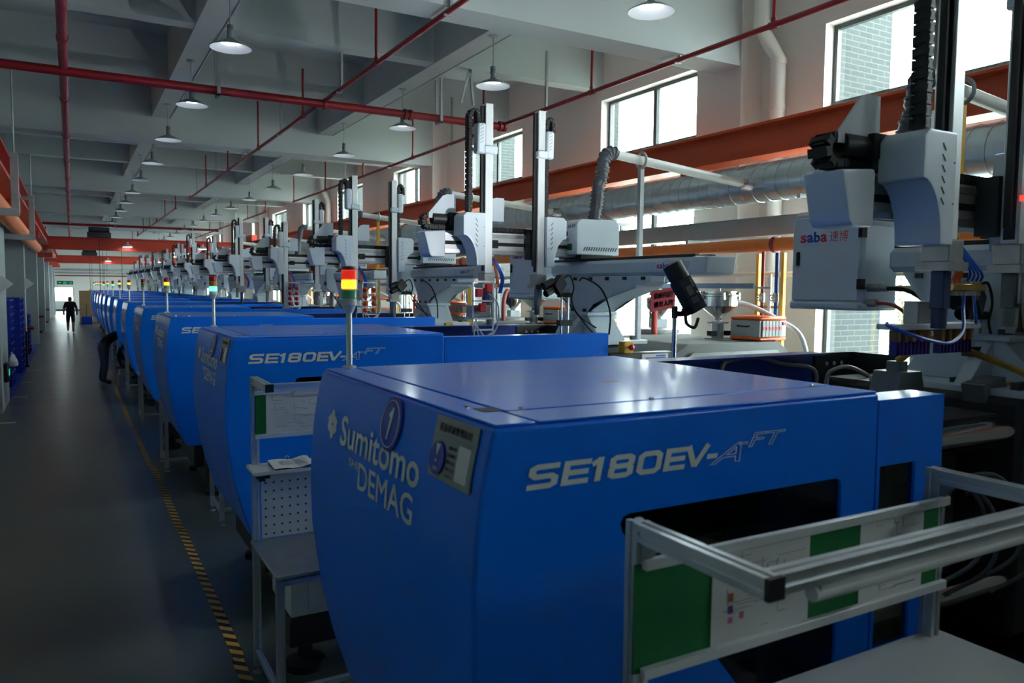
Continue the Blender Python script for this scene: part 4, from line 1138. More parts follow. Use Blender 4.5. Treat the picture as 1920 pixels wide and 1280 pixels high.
# ------------------------------------------------------------------ cable tray, orange pipe, drop pipes by the wall
t = thing('cable_tray', 'long grey metal cable tray along the window wall', 'cable tray', base=(6.5, 0, 3.0))
obj('tray_channel', G().box(6.45, 6.62, -6, 46, 2.93, 3.12), tray_grey, t)
obj('tray_cover', G().box(6.44, 6.63, -6, 46, 3.12, 3.13), tray_grey, t)
for y in fr(2.2, 45, 2.4): obj('tray_bracket', G().box(6.35, 6.95, y, y+.04, 2.88, 2.93), galv_dull, t)
t = thing('water_pipe', 'long orange water pipe below the cable tray', 'pipe', base=(6.32, 0, 2.82))
obj('main_run', G().cyl((6.32, -6, 2.82), (6.32, 46, 2.82), .068, n=18), orange_pipe, t)
for y in fr(2.1, 45, PITCHM): obj('pipe_clamp', G().lathe([(.07, -.02), (.085, -.02), (.085, .02), (.07, .02)], (6.32, y+3.55, 2.82), 18, 'y', cap=False), red_drk, t)
t = thing('air_pipe', 'thin white horizontal air pipe behind the machines', 'pipe', base=(6.6, 0, 2.52))
obj('main_run', G().cyl((6.62, -6, 2.52), (6.62, 46, 2.52), .03, n=12), pvc, t)
for k in range(1, 9):
    oy = MY0 + PITCHM*k
    t = thing('drop_pipe_set', 'yellow, red, white and blue drop pipes behind the %s machine' % nth(k), 'pipes', 'coloured drop pipes with valves', base=(6.45, oy+.5, 0), origin=(0, oy, 0))
    for y, m, nm, z1 in ((.62, yellow, 'yellow_frame_post', 2.74), (.53, red_pipe if k % 2 else orange_pipe, 'red_pipe', 2.78), (.43, pvc, 'white_pipe', 2.52), (.345, blue_pipe, 'blue_pipe', 2.78), (.28, yellow, 'yellow_frame_post', 2.74)):
        if 'frame' in nm: obj(nm, (lambda y=y, z1=z1: G().box(6.43, 6.47, y-.018, y+.018, 0, z1)), m, t, key='dp%s%.2f' % (nm, y))
        else:
            p = obj(nm, (lambda y=y, z1=z1: G().cyl((6.42, y, .9), (6.42, y, z1), .019, n=10)), m, t, key='dp%s%d' % (nm, k % 2))
            if nm != 'white_pipe':
                obj('valve', (lambda y=y: G().cyl((6.42, y, 2.22), (6.42, y, 2.32), .03, n=10).cyl((6.36, y, 2.27), (6.42, y, 2.27), .01, n=6).ring((6.355, y, 2.27), 'x', .03, .006, 12, 5)), steel_dull, p, key='dpv%.2f' % y)
    for z in (2.16, 1.5): obj('cross_bar', lambda: G().box(6.43, 6.46, .28, .62, 0, .025), yellow, t, key='dp_cb', loc=(0, 0, z))
for k, y in enumerate((6.52, 24.5)):
    t = thing('rain_pipe', 'white plastic rain pipe with an offset bend by the %s column' % ('nearest' if k == 0 else 'far'), 'pipe', base=(7.1, y, 0))
    pts = [(7.0, y+.05, SLAB), (7.0, y+.05, 5.36), (7.08, y-.02, 5.16), (7.13, y-.10, 5.0), (7.13, y-.10, .0)]
    obj('pipe_run', G().tube(pts, .085, 16), pvc, t)
    obj('couplings', G().cyl((7.13, y-.10, 4.93), (7.13, y-.10, 5.0), .092, n=16).cyl((7.0, y+.05, 5.34), (7.0, y+.05, 5.44), .092, n=16).cyl((7.13, y-.10, 4.42), (7.13, y-.10, 4.48), .091, n=16), pvc, t)

# ------------------------------------------------------------------ end-of-arm tools, hoses and cameras (parts of the robots)
ROB = [o for o in COL.objects if o.name.startswith('takeout_robot')]
MAC = [o for o in COL.objects if o.name.startswith('injection_moulding_machine')]
def W(o, k): return (o[0], o[1]-(MY0+PITCHM*k), o[2])
r0 = ROB[0]
# nearest robot: bar gripper with bottle neck fingers
bar = obj('gripper_bar', G().box(2.90, 3.49, .24, .34, 2.192, 2.216, .003), alu_white, r0)
obj('gripper_stem', G().box(3.06, 3.16, .26, .33, 2.216, 2.31, .004), steel_dull, r0)
for i in range(11):
    x = 2.955 + i*.051
    if i == 5: continue
    f = obj('gripper_finger', lambda: G().box(-.013, .013, -.02, .02, -.05, 0, .003), brown, r0, key='gf_b', loc=(x, .29, 2.19))
    obj('finger_cup', lambda: G().box(-.016, -.009, -.015, .015, -.105, -.045).box(.009, .016, -.015, .015, -.105, -.045), purple, f, key='gf_c')
    obj('held_neck', lambda: G().cyl((0, 0, -.095), (0, 0, -.05), .009, n=10), card, f, key='gf_n')
mf = obj('air_manifold', G().box(3.20, 3.44, .20, .25, 2.355, 2.385, .003), brass, r0)
for i in range(7):
    obj('push_fitting', lambda: G().cyl((0, 0, -.035), (0, 0, .03), .011, n=10), steel_dull, mf, key='pf', loc=(3.215+i*.034, .225, 2.37))
for i in range(4):
    obj('blue_air_hose', G().tube([(3.17+i*.006, .21, 2.60), (3.20+i*.012, .19, 2.53), (3.27+i*.02, .185, 2.46), (3.315+i*.03, .20, 2.42), (3.32+i*.034, .225, 2.39)], .006, 6, smooth=4), blue_hose, r0)
for i in range(4):
    obj('orange_air_hose', G().tube([(3.17+i*.005, .22, 2.58), (3.20+i*.008, .20, 2.50), (3.215+i*.012, .20, 2.44), (3.22+i*.017, .225, 2.39)], .007, 6, smooth=4), orange_hose, r0)
obj('blue_air_hose', G().tube([(3.32, .225, 2.34), (3.31, .22, 2.28), (3.23, .17, 2.19), (3.10, .14, 2.145), (2.97, .14, 2.155), (2.87, .18, 2.185), (2.85, .25, 2.21), (2.90, .29, 2.22)], .007, 6, smooth=6), blue_hose, r0)
obj('blue_air_hose', G().tube([(3.39, .225, 2.34), (3.40, .22, 2.27), (3.47, .26, 2.20), (3.60, .40, 2.17), (3.66, .50, 2.14), (3.60, .55, 2.18), (3.50, .45, 2.21)], .007, 6, smooth=6), blue_hose, r0)
obj('second_gripper', G().box(3.60, 3.68, .14, .22, 2.30, 2.46, .004).prism([(3.61, 2.30), (3.635, 2.30), (3.625, 2.20), (3.60, 2.17)], 'y', .16, .20).prism([(3.645, 2.30), (3.67, 2.30), (3.69, 2.17), (3.665, 2.20)], 'y', .16, .20), steel_dull, r0)
# camera watching the mould, on chrome rods (its own thing)
def watch_camera(k, x, y, z, lab, s=1.0):
    t = thing('inspection_camera', lab, 'camera', base=(x, y, 1.85))
    for i, dx in enumerate((0, .07)):
        obj('chrome_rod', G().cyl((x+dx, y, 1.85), (x+dx, y, z-.05+.03*i), .009, n=10), chrome, t)
    obj('rod_base', G().box(x-.09, x+.12, y-.05, y+.05, 1.85, 1.91), black_steel, t)
    b = obj('camera_body', G().obox((x-.05, y-.03, z+.02), (.05*s, .02, .045), (.0, .04, 0), (-.03, 0, .04)).cyl((x-.20, y-.06, z-.06), (x-.07, y-.03, z), .035*s, n=14).cyl((x-.20, y-.02, z-.0), (x-.10, y-.02, z+.04), .045*s, n=12), black_pl, t)
    obj('lens_front', G().cyl((x-.204, y-.062, z-.063), (x-.20, y-.06, z-.061), .027*s, n=12), glass_smoke, b)
    obj('clamp', G().box(x-.03, x+.10, y-.025, y+.025, z-.09, z-.05), black_pl, t)
    obj('clamp', G().box(x-.03, x+.10, y-.03, y+.03, 2.02, 2.07), black_pl, t)
    obj('camera_cable', G().tube([(x, y, z+.06), (x+.06, y-.03, z+.10), (x+.10, y-.04, z), (x+.08, y-.04, z-.12), (x+.15, y-.06, z-.25), (x+.32, y-.08, z-.36)], .007, 6, smooth=5), black_rub, t)
watch_camera(0, 4.03, 2.3, 2.30, 'black inspection camera on chrome rods beside the nearest robot')
watch_camera(1, 3.73, 5.70, 2.36, 'black inspection camera on chrome rods below the second robot', .9)
watch_camera(2, 3.73, 9.4, 2.34, 'black inspection camera on chrome rods below the third robot', .9)
t = thing('rod_stand', 'single chrome rod stand with flat arm at the right edge', 'stand', base=(4.3, 2.3, 1.85))
obj('rod', G().cyl((4.3, 2.3, 1.85), (4.3, 2.3, 2.15), .011, n=10), chrome, t)
obj('base_block', G().box(4.22, 4.38, 2.24, 2.36, 1.85, 1.90), black_steel, t)
obj('clamp', G().box(4.25, 4.35, 2.26, 2.34, 2.13, 2.18, .008), black_pl, t)
obj('flat_arm', G().box(4.1, 4.5, 2.36, 2.40, 2.08, 2.12, .003), robot_grey, t)
# connectors and cables of the nearest machine
m0 = MAC[0]
cn = obj('multi_pin_connector', G().prism([(3.20, 1.86), (3.42, 1.86), (3.40, 1.93), (3.385, 1.985), (3.235, 1.985), (3.22, 1.93)], 'y', .44, .58).box(3.27, 3.34, .48, .54, 1.985, 2.03), grey_box, m0)
obj('connector_base', G().box(3.18, 3.44, .42, .60, 1.78, 1.86), red_drk, m0)
obj('mould_top_block', G().box(2.98, 3.80, .30, 1.1, 1.62, 1.78, .01), iron, m0)
cn2 = obj('tilted_connector', G().obox((3.92, .44, 1.865), (.085, 0, .012), (0, .05, 0), (-.018, 0, .058)).obox((3.82, .44, 1.855), (.012, 0, .003), (0, .055, 0), (-.016, 0, .05)), grey_box, m0)
obj('yellow_cable', G().tube([(3.305, .51, 2.03), (3.31, .46, 2.07), (3.20, .38, 2.115), (3.22, .33, 2.148), (3.35, .32, 2.13), (3.52, .31, 2.085), (3.77, .31, 2.02), (4.1, .32, 1.93), (4.3, .4, 1.87)], .016, 8, smooth=5), yellow_cable, m0)
obj('yellow_cable', G().tube([(4.01, .44, 1.88), (4.12, .42, 1.89), (4.25, .38, 1.90), (4.4, .38, 1.88)], .014, 8, smooth=4), yellow_cable, m0)
obj('yellow_cable', G().tube([(4.0, .40, 1.86), (4.15, .36, 1.86), (4.4, .34, 1.86)], .014, 8, smooth=4), yellow_cable, m0)
obj('grey_cable', G().tube([(3.09, 1.40, 1.85), (3.11, 1.42, 1.915), (3.18, 1.44, 1.955), (3.40, 1.44, 1.965), (3.62, 1.44, 1.92), (3.83, 1.44, 1.895), (3.89, 1.43, 1.86), (3.90, 1.43, 1.80)], .012, 8, smooth=5), grey_cable, m0)
obj('grey_cable', G().tube([(3.69, 1.19, 1.78), (3.69, 1.19, 1.86), (3.73, 1.19, 1.90), (3.87, 1.19, 1.915), (4.03, 1.17, 1.855), (4.2, 1.1, 1.74)], .012, 8, smooth=5), grey_cable, m0)
obj('lifting_eye', G().ring((3.0, .25, 1.80), 'y', .04, .012, 16, 8), steel_dull, m0)
for i, (x, z) in enumerate(((3.0, 1.55), (3.1, 1.50), (3.3, 1.52), (3.45, 1.45))):
    obj('water_hose', G().tube([(x, .25, z), (x+.12, .12, z+.05), (x+.25, .06, z-.1), (x+.22, .06, z-.3), (x+.05, .15, z-.42)], .010, 6, smooth=5), hose_grey, m0)
obj('brass_fitting', G().cyl((2.93, .2, 1.56), (3.02, .2, 1.555), .012, n=8), brass, m0)
# cabinet plugs of the nearest robot
obj('round_plug', G().cyl((4.06, 1.14, 2.37), (4.06, 1.23, 2.37), .024, n=14).cyl((4.06, 1.10, 2.365), (4.06, 1.14, 2.37), .018, n=12), steel_dull, r0)
obj('round_plug', G().cyl((4.06, 1.16, 2.28), (4.06, 1.23, 2.28), .022, n=14), steel_dull, r0)
obj('black_cable', G().tube([(4.06, 1.12, 2.365), (4.10, 1.02, 2.36), (4.17, .95, 2.30), (4.20, .90, 2.18), (4.22, .85, 2.10)], .012, 8, smooth=5), black_rub, r0)
obj('red_cable', G().tube([(4.06, 1.16, 2.28), (4.10, 1.08, 2.27), (4.16, 1.02, 2.2), (4.18, 1.0, 2.12)], .010, 8, smooth=5), hose_red, r0)
obj('red_indicator', G().box(3.535, 3.55, .12, .135, 2.74, 2.765), led_red, r0)
# frame gripper on the second and third robots
def frame_gripper(k, x, y, m):
    f = obj('gripper_frame', G().box(x-.10, x+.10, y-.10, y-.085, 2.085, 2.10).box(x-.10, x+.10, y+.085, y+.10, 2.085, 2.10).box(x-.10, x-.085, y-.10, y+.10, 2.085, 2.10).box(x+.085, x+.10, y-.10, y+.10, 2.085, 2.10)
            .box(x-.10, x-.088, y-.10, y-.088, 1.98, 2.40).box(x+.088, x+.10, y-.10, y-.088, 1.98, 2.40).box(x-.10, x+.10, y-.10, y-.088, 2.39, 2.405).box(x-.10, x+.10, y-.1, y-.088, 2.23, 2.245).box(x-.10, x+.10, y-.1, y-.088, 1.99, 2.005), alu_white, ROB[k])
    if k == 1:
        for dx, z in ((-.05, 2.27), (.04, 2.31), (-.02, 2.15)): obj('red_clamp', G().box(x+dx-.03, x+dx+.03, y-.14, y-.10, z, z+.07, .005), sign_red, f)
        obj('valve_block', G().box(x-.08, x+.08, y-.08, y+.06, 2.10, 2.2, .005), steel_dull, f)
    for i in range(4 if k > 1 else 0):
        for dx in (-.06, .05):
            obj('suction_cup', lambda: G().lathe([(.012, 0), (.016, .02), (.03, .04), (.034, .055)], (0, 0, 0), 12, 'y'), m, f, key='sc%s' % m.name, loc=(x+dx, y-.16, 2.05+i*.085))
    for i in range(3):
        obj('white_tube', G().tube([(x+.05, y-.1, 2.3), (x+.13, y-.12, 2.2), (x+.12, y-.1, 2.0), (x+.02-.05*i, y-.12, 1.93), (x-.07, y-.1, 2.05)], .006, 6, smooth=5), hose_clear, ROB[k])
frame_gripper(1, 2.97, .45, steel_dull)
frame_gripper(2, 3.25, .42, orange_box)
frame_gripper(3, 3.2, .40, sign_red)
for k in (1, 2, 3, 4):
    c = RB[k][0]; x = 3.14
    for i in range(3):
        obj('blue_air_hose', G().tube([(x, c-.09, 2.60), (x+.03+i*.01, c-.11, 2.52), (x+.075+i*.012, c-.10, 2.42), (x+.06+i*.012, c-.08, 2.30)], .007, 6, smooth=5), blue_hose, ROB[k])
    for i in range(2):
        obj('orange_air_hose', G().tube([(x, c-.08, 2.58), (x+.02+i*.01, c-.10, 2.48), (x+.04+i*.012, c-.10, 2.36)], .008, 6, smooth=5), orange_hose, ROB[k])
    obj('black_cable', G().tube([(4.0, .45, 2.42), (3.95, .3, 2.44), (4.0, .12, 2.35), (4.05, .05, 2.15), (4.08, .1, 1.95)], .008, 6, smooth=5), black_rub, ROB[k])
    obj('black_cable', G().tube([(3.85, .6, 2.3), (3.9, .45, 2.2), (4.0, .3, 2.0), (4.06, .2, 1.9)], .007, 6, smooth=5), black_rub, ROB[k])
# second machine: side control strip and emergency stop on each near machine
for k in range(1, 6):
    cp = obj('side_control_panel', lambda: G().box(4.02, 4.72, -.01, .10, 1.50, 1.79, .006), black_steel, MAC[k], key='scp')
    obj('panel_display', lambda: G().box(4.36, 4.66, -.013, -.0095, 1.72, 1.775), white_pl, cp, key='scpd')
    obj('display_print', lambda: G().box(4.40, 4.63, -.0145, -.0125, 1.735, 1.745).box(4.52, 4.63, -.0145, -.0125, 1.75, 1.765), print_blue, cp, key='scpp')
    es = obj('emergency_stop_box', lambda: G().box(4.13, 4.24, -.05, .03, 1.79, 1.895, .008), yellow, MAC[k], key='esb')
    obj('red_button', lambda: G().lathe([(.012, 0), (.012, -.02), (.026, -.025), (.026, -.04), (.015, -.048), (0, -.05)], (4.19, -.05, 1.845), 14, 'y'), print_red, es, key='esr')
# hot-runner controllers standing on the injection covers
for k in range(1, 7):
    oy = MY0 + PITCHM*k
    t = thing('hot_runner_controller', 'orange and grey hot runner controller behind the %s machine' % nth(k), 'controller', 'orange hot runner controllers', base=(6.08, oy+.25, 1.84), origin=(0, oy, 0))
    obj('case', lambda: G().box(5.90, 6.27, .07, .46, 1.885, 2.045), grey_light, t, key='hr_c')
    obj('top_cap', lambda: G().box(5.89, 6.28, .06, .47, 2.045, 2.09, .02), orange_box, t, key='hr_t')
    obj('bottom_cap', lambda: G().box(5.89, 6.28, .06, .47, 1.845, 1.885, .015), orange_box, t, key='hr_b')
    if k < 4:
        for i in range(6):
            md = obj('zone_module', lambda: G().box(0, .042, .055, .07, 1.888, 2.045, .002), grey_box, t, key='hr_m', loc=(5.925+i*.046, 0, 0))
            obj('module_display', lambda: G().box(.006, .036, .052, .056, 1.955, 1.985), print_red, md, key='hr_d')
        obj('main_switch', lambda: G().box(6.21, 6.25, .05, .07, 2.0, 2.03), print_red, t, key='hr_s')
    obj('carry_handle', lambda: G().tube([(5.89, .20, 1.99), (5.865, .20, 1.985), (5.865, .34, 1.985), (5.89, .34, 1.99)], .007, 6), black_pl, t, key='hr_h')
# hopper dryers between the machines, near the wall
for k in range(0, 7):
    oy = MY0 + PITCHM*k
    t = thing('hopper_dryer', 'grey barrel hopper dryer with steel loader behind the %s machine' % nth(k), 'dryer', 'hopper dryers along the wall', base=(6.36, oy+2.15, 0), origin=(0, oy, 0))
    obj('barrel', lambda: G().lathe([(.05, .75), (.24, 1.05), (.25, 1.1), (.25, 1.80), (.265, 1.81), (.265, 1.85), (.25, 1.86), (0, 1.88)], (6.36, 2.15, 0), 24), grey_light, t, key='hd_b')
    obj('stand', lambda: G().box(6.12, 6.16, 1.92, 1.96, 0, 1.2).box(6.56, 6.60, 1.92, 1.96, 0, 1.2).box(6.12, 6.16, 2.34, 2.38, 0, 1.2).box(6.56, 6.60, 2.34, 2.38, 0, 1.2).box(6.12, 6.6, 1.92, 2.38, .70, .74), grey_box, t, key='hd_s')
    obj('loader_cone', lambda: G().lathe([(.04, 1.97), (.045, 2.0), (.14, 2.12), (.145, 2.24), (.10, 2.27), (0, 2.275)], (6.36, 2.15, 0), 20), steel, t, key='hd_l')
    obj('loader_box', lambda: G().box(6.28, 6.46, 2.08, 2.22, 1.86, 1.98, .006), robot_grey, t, key='hd_x')
    obj('ribbed_hose', G().tube([(6.2, 1.95, 2.2), (6.05, 1.8, 2.3), (5.95, 1.72, 2.15), (5.93, 1.70, 1.9), (5.95, 1.7, 1.4)], .035, 10, smooth=5), hose_pink if k % 2 == 0 else hose_red, t)
    obj('suction_tube', G().tube([(5.98, .52, 2.22), (6.12, .42, 2.19), (6.3, .2, 2.05), (6.4, .0, 1.9), (6.42, -.1, 1.6)], .026, 10, smooth=5), hose_clear, t)
t = thing('blower', 'pale round blower on the floor between second and third machines', 'blower', base=(6.2, 8.3, 0))
obj('scroll_case', G().lathe([(.05, -.09), (.2, -.09), (.24, -.05), (.24, .05), (.2, .09), (.05, .09)], (6.2, 8.3, 1.62), 24, 'x'), cream, t)
obj('outlet', G().box(6.1, 6.3, 8.05, 8.2, 1.3, 1.62), cream, t)
obj('frame', G().box(6.05, 6.35, 8.1, 8.5, 1.25, 1.30).box(6.05, 6.09, 8.1, 8.14, 0, 1.25).box(6.31, 6.35, 8.1, 8.14, 0, 1.25).box(6.05, 6.09, 8.46, 8.5, 0, 1.25).box(6.31, 6.35, 8.46, 8.5, 0, 1.25), grey_box, t)
# ribbed vertical hoses behind robots
for k in range(2, 8):
    oy = MY0+PITCHM*k
    t = thing('ribbed_hose', 'grey ribbed exhaust hose standing behind the %s machine' % nth(k), 'hose', 'grey ribbed hoses', base=(4.9, oy+.2, 1.84))
    obj('hose_tube', G().cyl((4.9, oy+.2, 1.84), (4.92, oy+.22, 2.55), .055, n=12), hose_grey, t)
    g = G()
    for i in range(20): g.cyl((4.9+.001*i, oy+.2+.001*i, 1.86+i*.035), (4.9+.001*i, oy+.2+.001*i, 1.875+i*.035), .062, n=10)
    obj('ribs', g, hose_grey, t)
# ------------------------------------------------------------------ red warning sign hanging from the second robot
t = thing('warning_sign', 'tilted red warning sign with black characters below the second robot', 'sign', base=(4.25, 4.95, 2.36))
def sg(x, z): return (4.10+x*.262+z*.012, 4.95, 2.16+z*.175+x*.035)
def plate():
    g = G(); v = [sg(0, 0), sg(1, 0), sg(1, 1), sg(0, 1)]
    g.add([(a, b-.002, c) for a, b, c in v] + [(a, b+.002, c) for a, b, c in v], [(0,1,2,3),(7,6,5,4),(0,4,5,1),(1,5,6,2),(2,6,7,3),(3,7,4,0)]); return g
p = obj('plate', plate, sign_red, t)
for i, w in enumerate(('机械手运行', '请勿入内')):
    obj('lettering', remap(fit_text(w, .12, .90, .56-.40*i, .86-.40*i, bold=.03), lambda x, y, z: (lambda q: (q[0], q[1]-.0035, q[2]))(sg(x, y)), black_print), None, p)
obj('hanging_wire', G().cyl(sg(.5, 1), (4.25, 4.95, 2.47), .002, n=5), steel_dull, t)
# ------------------------------------------------------------------ photographic strobe on a stand between the first two machines
t = thing('studio_strobe', 'black battery studio strobe on a steel stand between two machines', 'strobe', base=(3.44, 3.9, 0))
obj('stand_pole', G().cyl((3.44, 3.9, .55), (3.44, 3.9, 2.20), .014, n=12), steel, t)
for i in range(3):
    a = 2*PI*i/3+.4
    obj('stand_leg', G().cyl((3.44, 3.9, .75), (3.44+.45*math.cos(a), 3.9+.45*math.sin(a), .012), .010, n=8), black_steel, t)
ax = Vector((-.38, .30, .87)).normalized()          # axis of the strobe, head up and to the aisle
cen = Vector((3.50, 3.88, 2.36)); sd = Vector((.90, 0, .40)); sd = (sd - ax*sd.dot(ax)).normalized(); fn = sd.cross(ax).normalized()
if fn.y > 0: fn = -fn
bd = obj('body', G().obox(cen - ax*.05, sd*.058, fn*.052, ax*.115), black_pl, t, bevel=.015)
hd = obj('head', G().cyl(cen + ax*.06, cen + ax*.175, .066, n=28).cyl(cen+ax*.075, cen+ax*.085, .069, n=28), black_pl, t)
obj('flash_glass', G().cyl(cen + ax*.175, cen + ax*.178, .06, n=24), white_pl, hd)
obj('battery', G().obox(cen - ax*.145 - fn*.01, sd*.06, fn*.058, ax*.03), black_rub, t, bevel=.008)
ld = bpy.data.lights.new('strobe_light', 'SPOT'); ld.energy = STROBE_POWER; ld.spot_size = 2.7; ld.spot_blend = 0.6; ld.shadow_soft_size = .05; ld.color = (0.95, 0.98, 1.0)
lo = bpy.data.objects.new('strobe_light', ld); COL.objects.link(lo); lo.parent = t
lo.location = cen + ax*.20 - Vector((3.44, 3.9, 0)); lo.rotation_euler = (-ax).to_track_quat('Z', 'Y').to_euler()
obj('display', G().obox(cen - ax*.03 + fn*.053 - sd*.01, sd*.022, fn*.001, ax*.032), flash_lcd, bd)
for i in range(4):
    for j in range(3):
        obj('button', G().obox(cen - ax*(.085+.014*j) + fn*.053 + sd*(-.03+.014*i), sd*.004, fn*.002, ax*.004), print_grey, bd)
obj('dial', G().cyl(cen - ax*.06 + fn*.053 + sd*.035, cen - ax*.06 + fn*.058 + sd*.035, .007, n=14), white_pl, bd)
fm = fit_text('Godox', -.04, .03, -.008, .008, bold=.02)
obj('maker_lettering', remap(fm, lambda x, y, z: tuple(cen + ax*(.02 + x) + fn*.0535 + sd*(.030) - sd*y), print_white), None, bd)
obj('bracket', G().cyl((3.44, 3.9, 2.16), (3.44, 3.9, 2.24), .02, n=12).obox((3.47, 3.89, 2.19), (.05, 0, .0), (0, .012, 0), (0, 0, .018)), black_pl, t)
obj('grip_handle', G().tube([(3.50, 3.86, 2.20), (3.49, 3.84, 2.13), (3.56, 3.84, 2.10), (3.60, 3.85, 2.16)], .011, 8, smooth=4), black_rub, t)

# ------------------------------------------------------------------ left side of the aisle
def crate_mesh():
    g = G(); w, d, h, th = .40, .56, .325, .012
    g.box(-w/2, w/2, -d/2, -d/2+th, 0, h).box(-w/2, w/2, d/2-th, d/2, 0, h).box(-w/2, -w/2+th, -d/2, d/2, 0, h).box(w/2-th, w/2, -d/2, d/2, 0, h).box(-w/2, w/2, -d/2, d/2, 0, th)
    g.box(-w/2-.012, w/2+.012, -d/2-.012, d/2+.012, h-.03, h-.005).box(-w/2-.01, w/2+.01, -d/2-.01, d/2+.01, h*.45, h*.45+.015)
    for y in (-.2, -.07, .07, .2): g.box(w/2, w/2+.01, y-.008, y+.008, .01, h)
    for x in (-.1, .1): g.box(x-.008, x+.008, -d/2-.01, -d/2, .01, h)
    return g
stk = [(-1.42, 20.9, 6), (-1.42, 21.5, 6), (-1.38, 24.0, 6), (-1.36, 24.7, 6), (-1.46, 30.2, 4), (-1.46, 30.9, 4)]
for si, (x, y, n) in enumerate(stk):
    for j in range(n):
        o = obj('plastic_crate', crate_mesh, blue_crate, key='crate', loc=(x, y, 0.006+j*.327))
        tag(o, 'blue plastic crate by the left wall, %s stack from the camera, %s from the floor' % (nth(si), ['lowest', 'second', 'third', 'fourth', 'fifth', 'sixth'][j]), 'crate', 'blue crates stacked by the left wall')
for k, (y, lab) in enumerate(((26.4, 'nearest'), (35.4, 'second'), (44.4, 'third'), (14.0, 'leftmost foreground'))):
    t = thing('standpipe', 'vertical dark red fire standpipe by the left wall, %s' % lab, 'pipe', base=(-1.22, y, 0))
    obj('riser', G().cyl((-1.24, y, 0), (-1.24, y, 4.9), .07, n=14), red_drk, t)
    obj('couplings', G().cyl((-1.24, y, .15), (-1.24, y, .3), .09, n=14).cyl((-1.24, y, 1.0), (-1.24, y, 1.1), .085, n=14).cyl((-1.24, y, 2.9), (-1.24, y, 3.0), .085, n=14).cyl((-1.24, y, .45), (-1.05, y, .45), .05, n=10), red_drk, t)
    obj('hose_valve', G().cyl((-1.24, y-.02, 1.05), (-1.0, y-.02, 1.05), .045, n=12).ring((-.99, y-.02, 1.05), 'x', .06, .012, 14, 6), red_drk, t)
for k, (y, lab) in enumerate(((28.4, 'nearer'), (37.0, 'farther'))):
    t = thing('hydrant_cabinet', 'dark red fire hydrant cabinet on the left wall, %s one' % lab, 'cabinet', base=(-1.5, y, .7))
    obj('case', G().box(-1.74, -1.36, y, y+1.5, .7, 1.95, .01), red_drk, t)
    obj('door_leaf', G().box(-1.36, -1.345, y+.03, y+.73, .74, 1.91, .004), red_drk, t)
    obj('door_leaf', G().box(-1.36, -1.345, y+.77, y+1.47, .74, 1.91, .004), red_drk, t)
    obj('stand', G().box(-1.7, -1.4, y+.1, y+1.4, 0, .7), black_steel, t)
for k, (y, z, lab) in enumerate(((16.4, 2.15, 'on the nearest left pillar'), (25.3, 2.15, 'on the second left pillar'))):
    t = thing('triangular_sign', 'white folded triangular sign ' + lab, 'sign', base=(-1.14, y, z))
    obj('sign_panel', G().prism([(-1.14, z), (-1.14, z+.36), (-.93, z+.18)], 'y', y+.28, y+.30), white_pl, t)
    obj('sign_panel', G().prism([(-1.14, z), (-1.14, z+.36), (-.93, z+.18)], 'y', y+.50, y+.52), white_pl, t)
t = thing('emergency_light', 'dark wall unit with green glow low on the nearest left pillar', 'light', base=(-1.14, 17.2, .75))
obj('housing', G().box(-1.14, -1.06, 17.05, 17.4, .50, .86, .02), black_pl, t)
obj('green_window', G().box(-1.06, -1.055, 17.1, 17.35, .62, .74), exit_green, t)
t = thing('plastic_bag', 'crumpled white plastic bag hanging on the nearest left pillar', 'bag', base=(-1.06, 18.35, .72))
def bag():
    g = G(); rnd = random.Random(4); pr = [(.015, .20), (.04, .17), (.07, .10), (.085, .03), (.06, -.02), (0, -.03)]
    g.lathe(pr, (-1.06, 18.35, .72), 14); g.v = [(x+(rnd.random()-.5)*.03, y+(rnd.random()-.5)*.03, z+(rnd.random()-.5)*.03) for x, y, z in g.v]; return g
obj('bag_body', bag, white_pl, t); obj('bag_knot', G().cyl((-1.06, 18.35, .90), (-1.09, 18.35, .96), .012, .02, n=8), white_pl, t)
t = thing('corner_guard', 'yellow and black corner guard at the foot of the second pillar', 'guard', base=(-1.12, 25.5, 0))
obj('guard_strip', G().box(-1.138, -1.118, 25.475, 25.62, .02, 1.0).box(-1.24, -1.138, 25.475, 25.495, .02, 1.0), stripe_m, t)
obj('rubber_foot', G().box(-1.138, -1.09, 25.44, 25.64, 0, .06).box(-1.26, -1.138, 25.43, 25.495, 0, .06), black_rub, t)
# steel frames with an orange air pipe in the upper left
for k, (y, z0, lab) in enumerate(((13.2, 3.30, 'nearer'), (18.6, 3.22, 'farther'))):
    t = thing('pipe_rack_frame', 'grey steel hanging pipe frame in the upper left, %s one' % lab, 'frame', base=(-1.0, y, z0))
    x0, x1 = -1.70, -.62
    for nm, b in (('bottom_bar', (x0, x1, y, y+.07, z0, z0+.11)), ('upright', (x1-.10, x1, y, y+.07, z0+.11, z0+.80)), ('top_bar', (x0, x1, y, y+.07, z0+.80, z0+.90)), ('upright', (x0+.3, x0+.38, y, y+.07, z0+.11, z0+.80))):
        obj(nm, G().box(*b, .004), galv_dull, t)
    obj('hanger_rod', G().cyl((x1-.05, y+.03, z0+.9), (x1-.05, y+.03, 4.98 if k else 5.4), .012, n=6), galv_dull, t)
t = thing('air_main', 'fat orange pipe resting on the upper left steel frames', 'pipe', base=(-1.2, 13, 3.5))
obj('pipe_run', G().cyl((-.98, 9, 3.56), (-.98, 30, 3.50), .15, n=20), orange_pipe, t)
obj('pipe_end', G().cyl((-.98, 30, 3.5), (-.98, 30.2, 3.5), .17, n=20), orange_pipe, t)
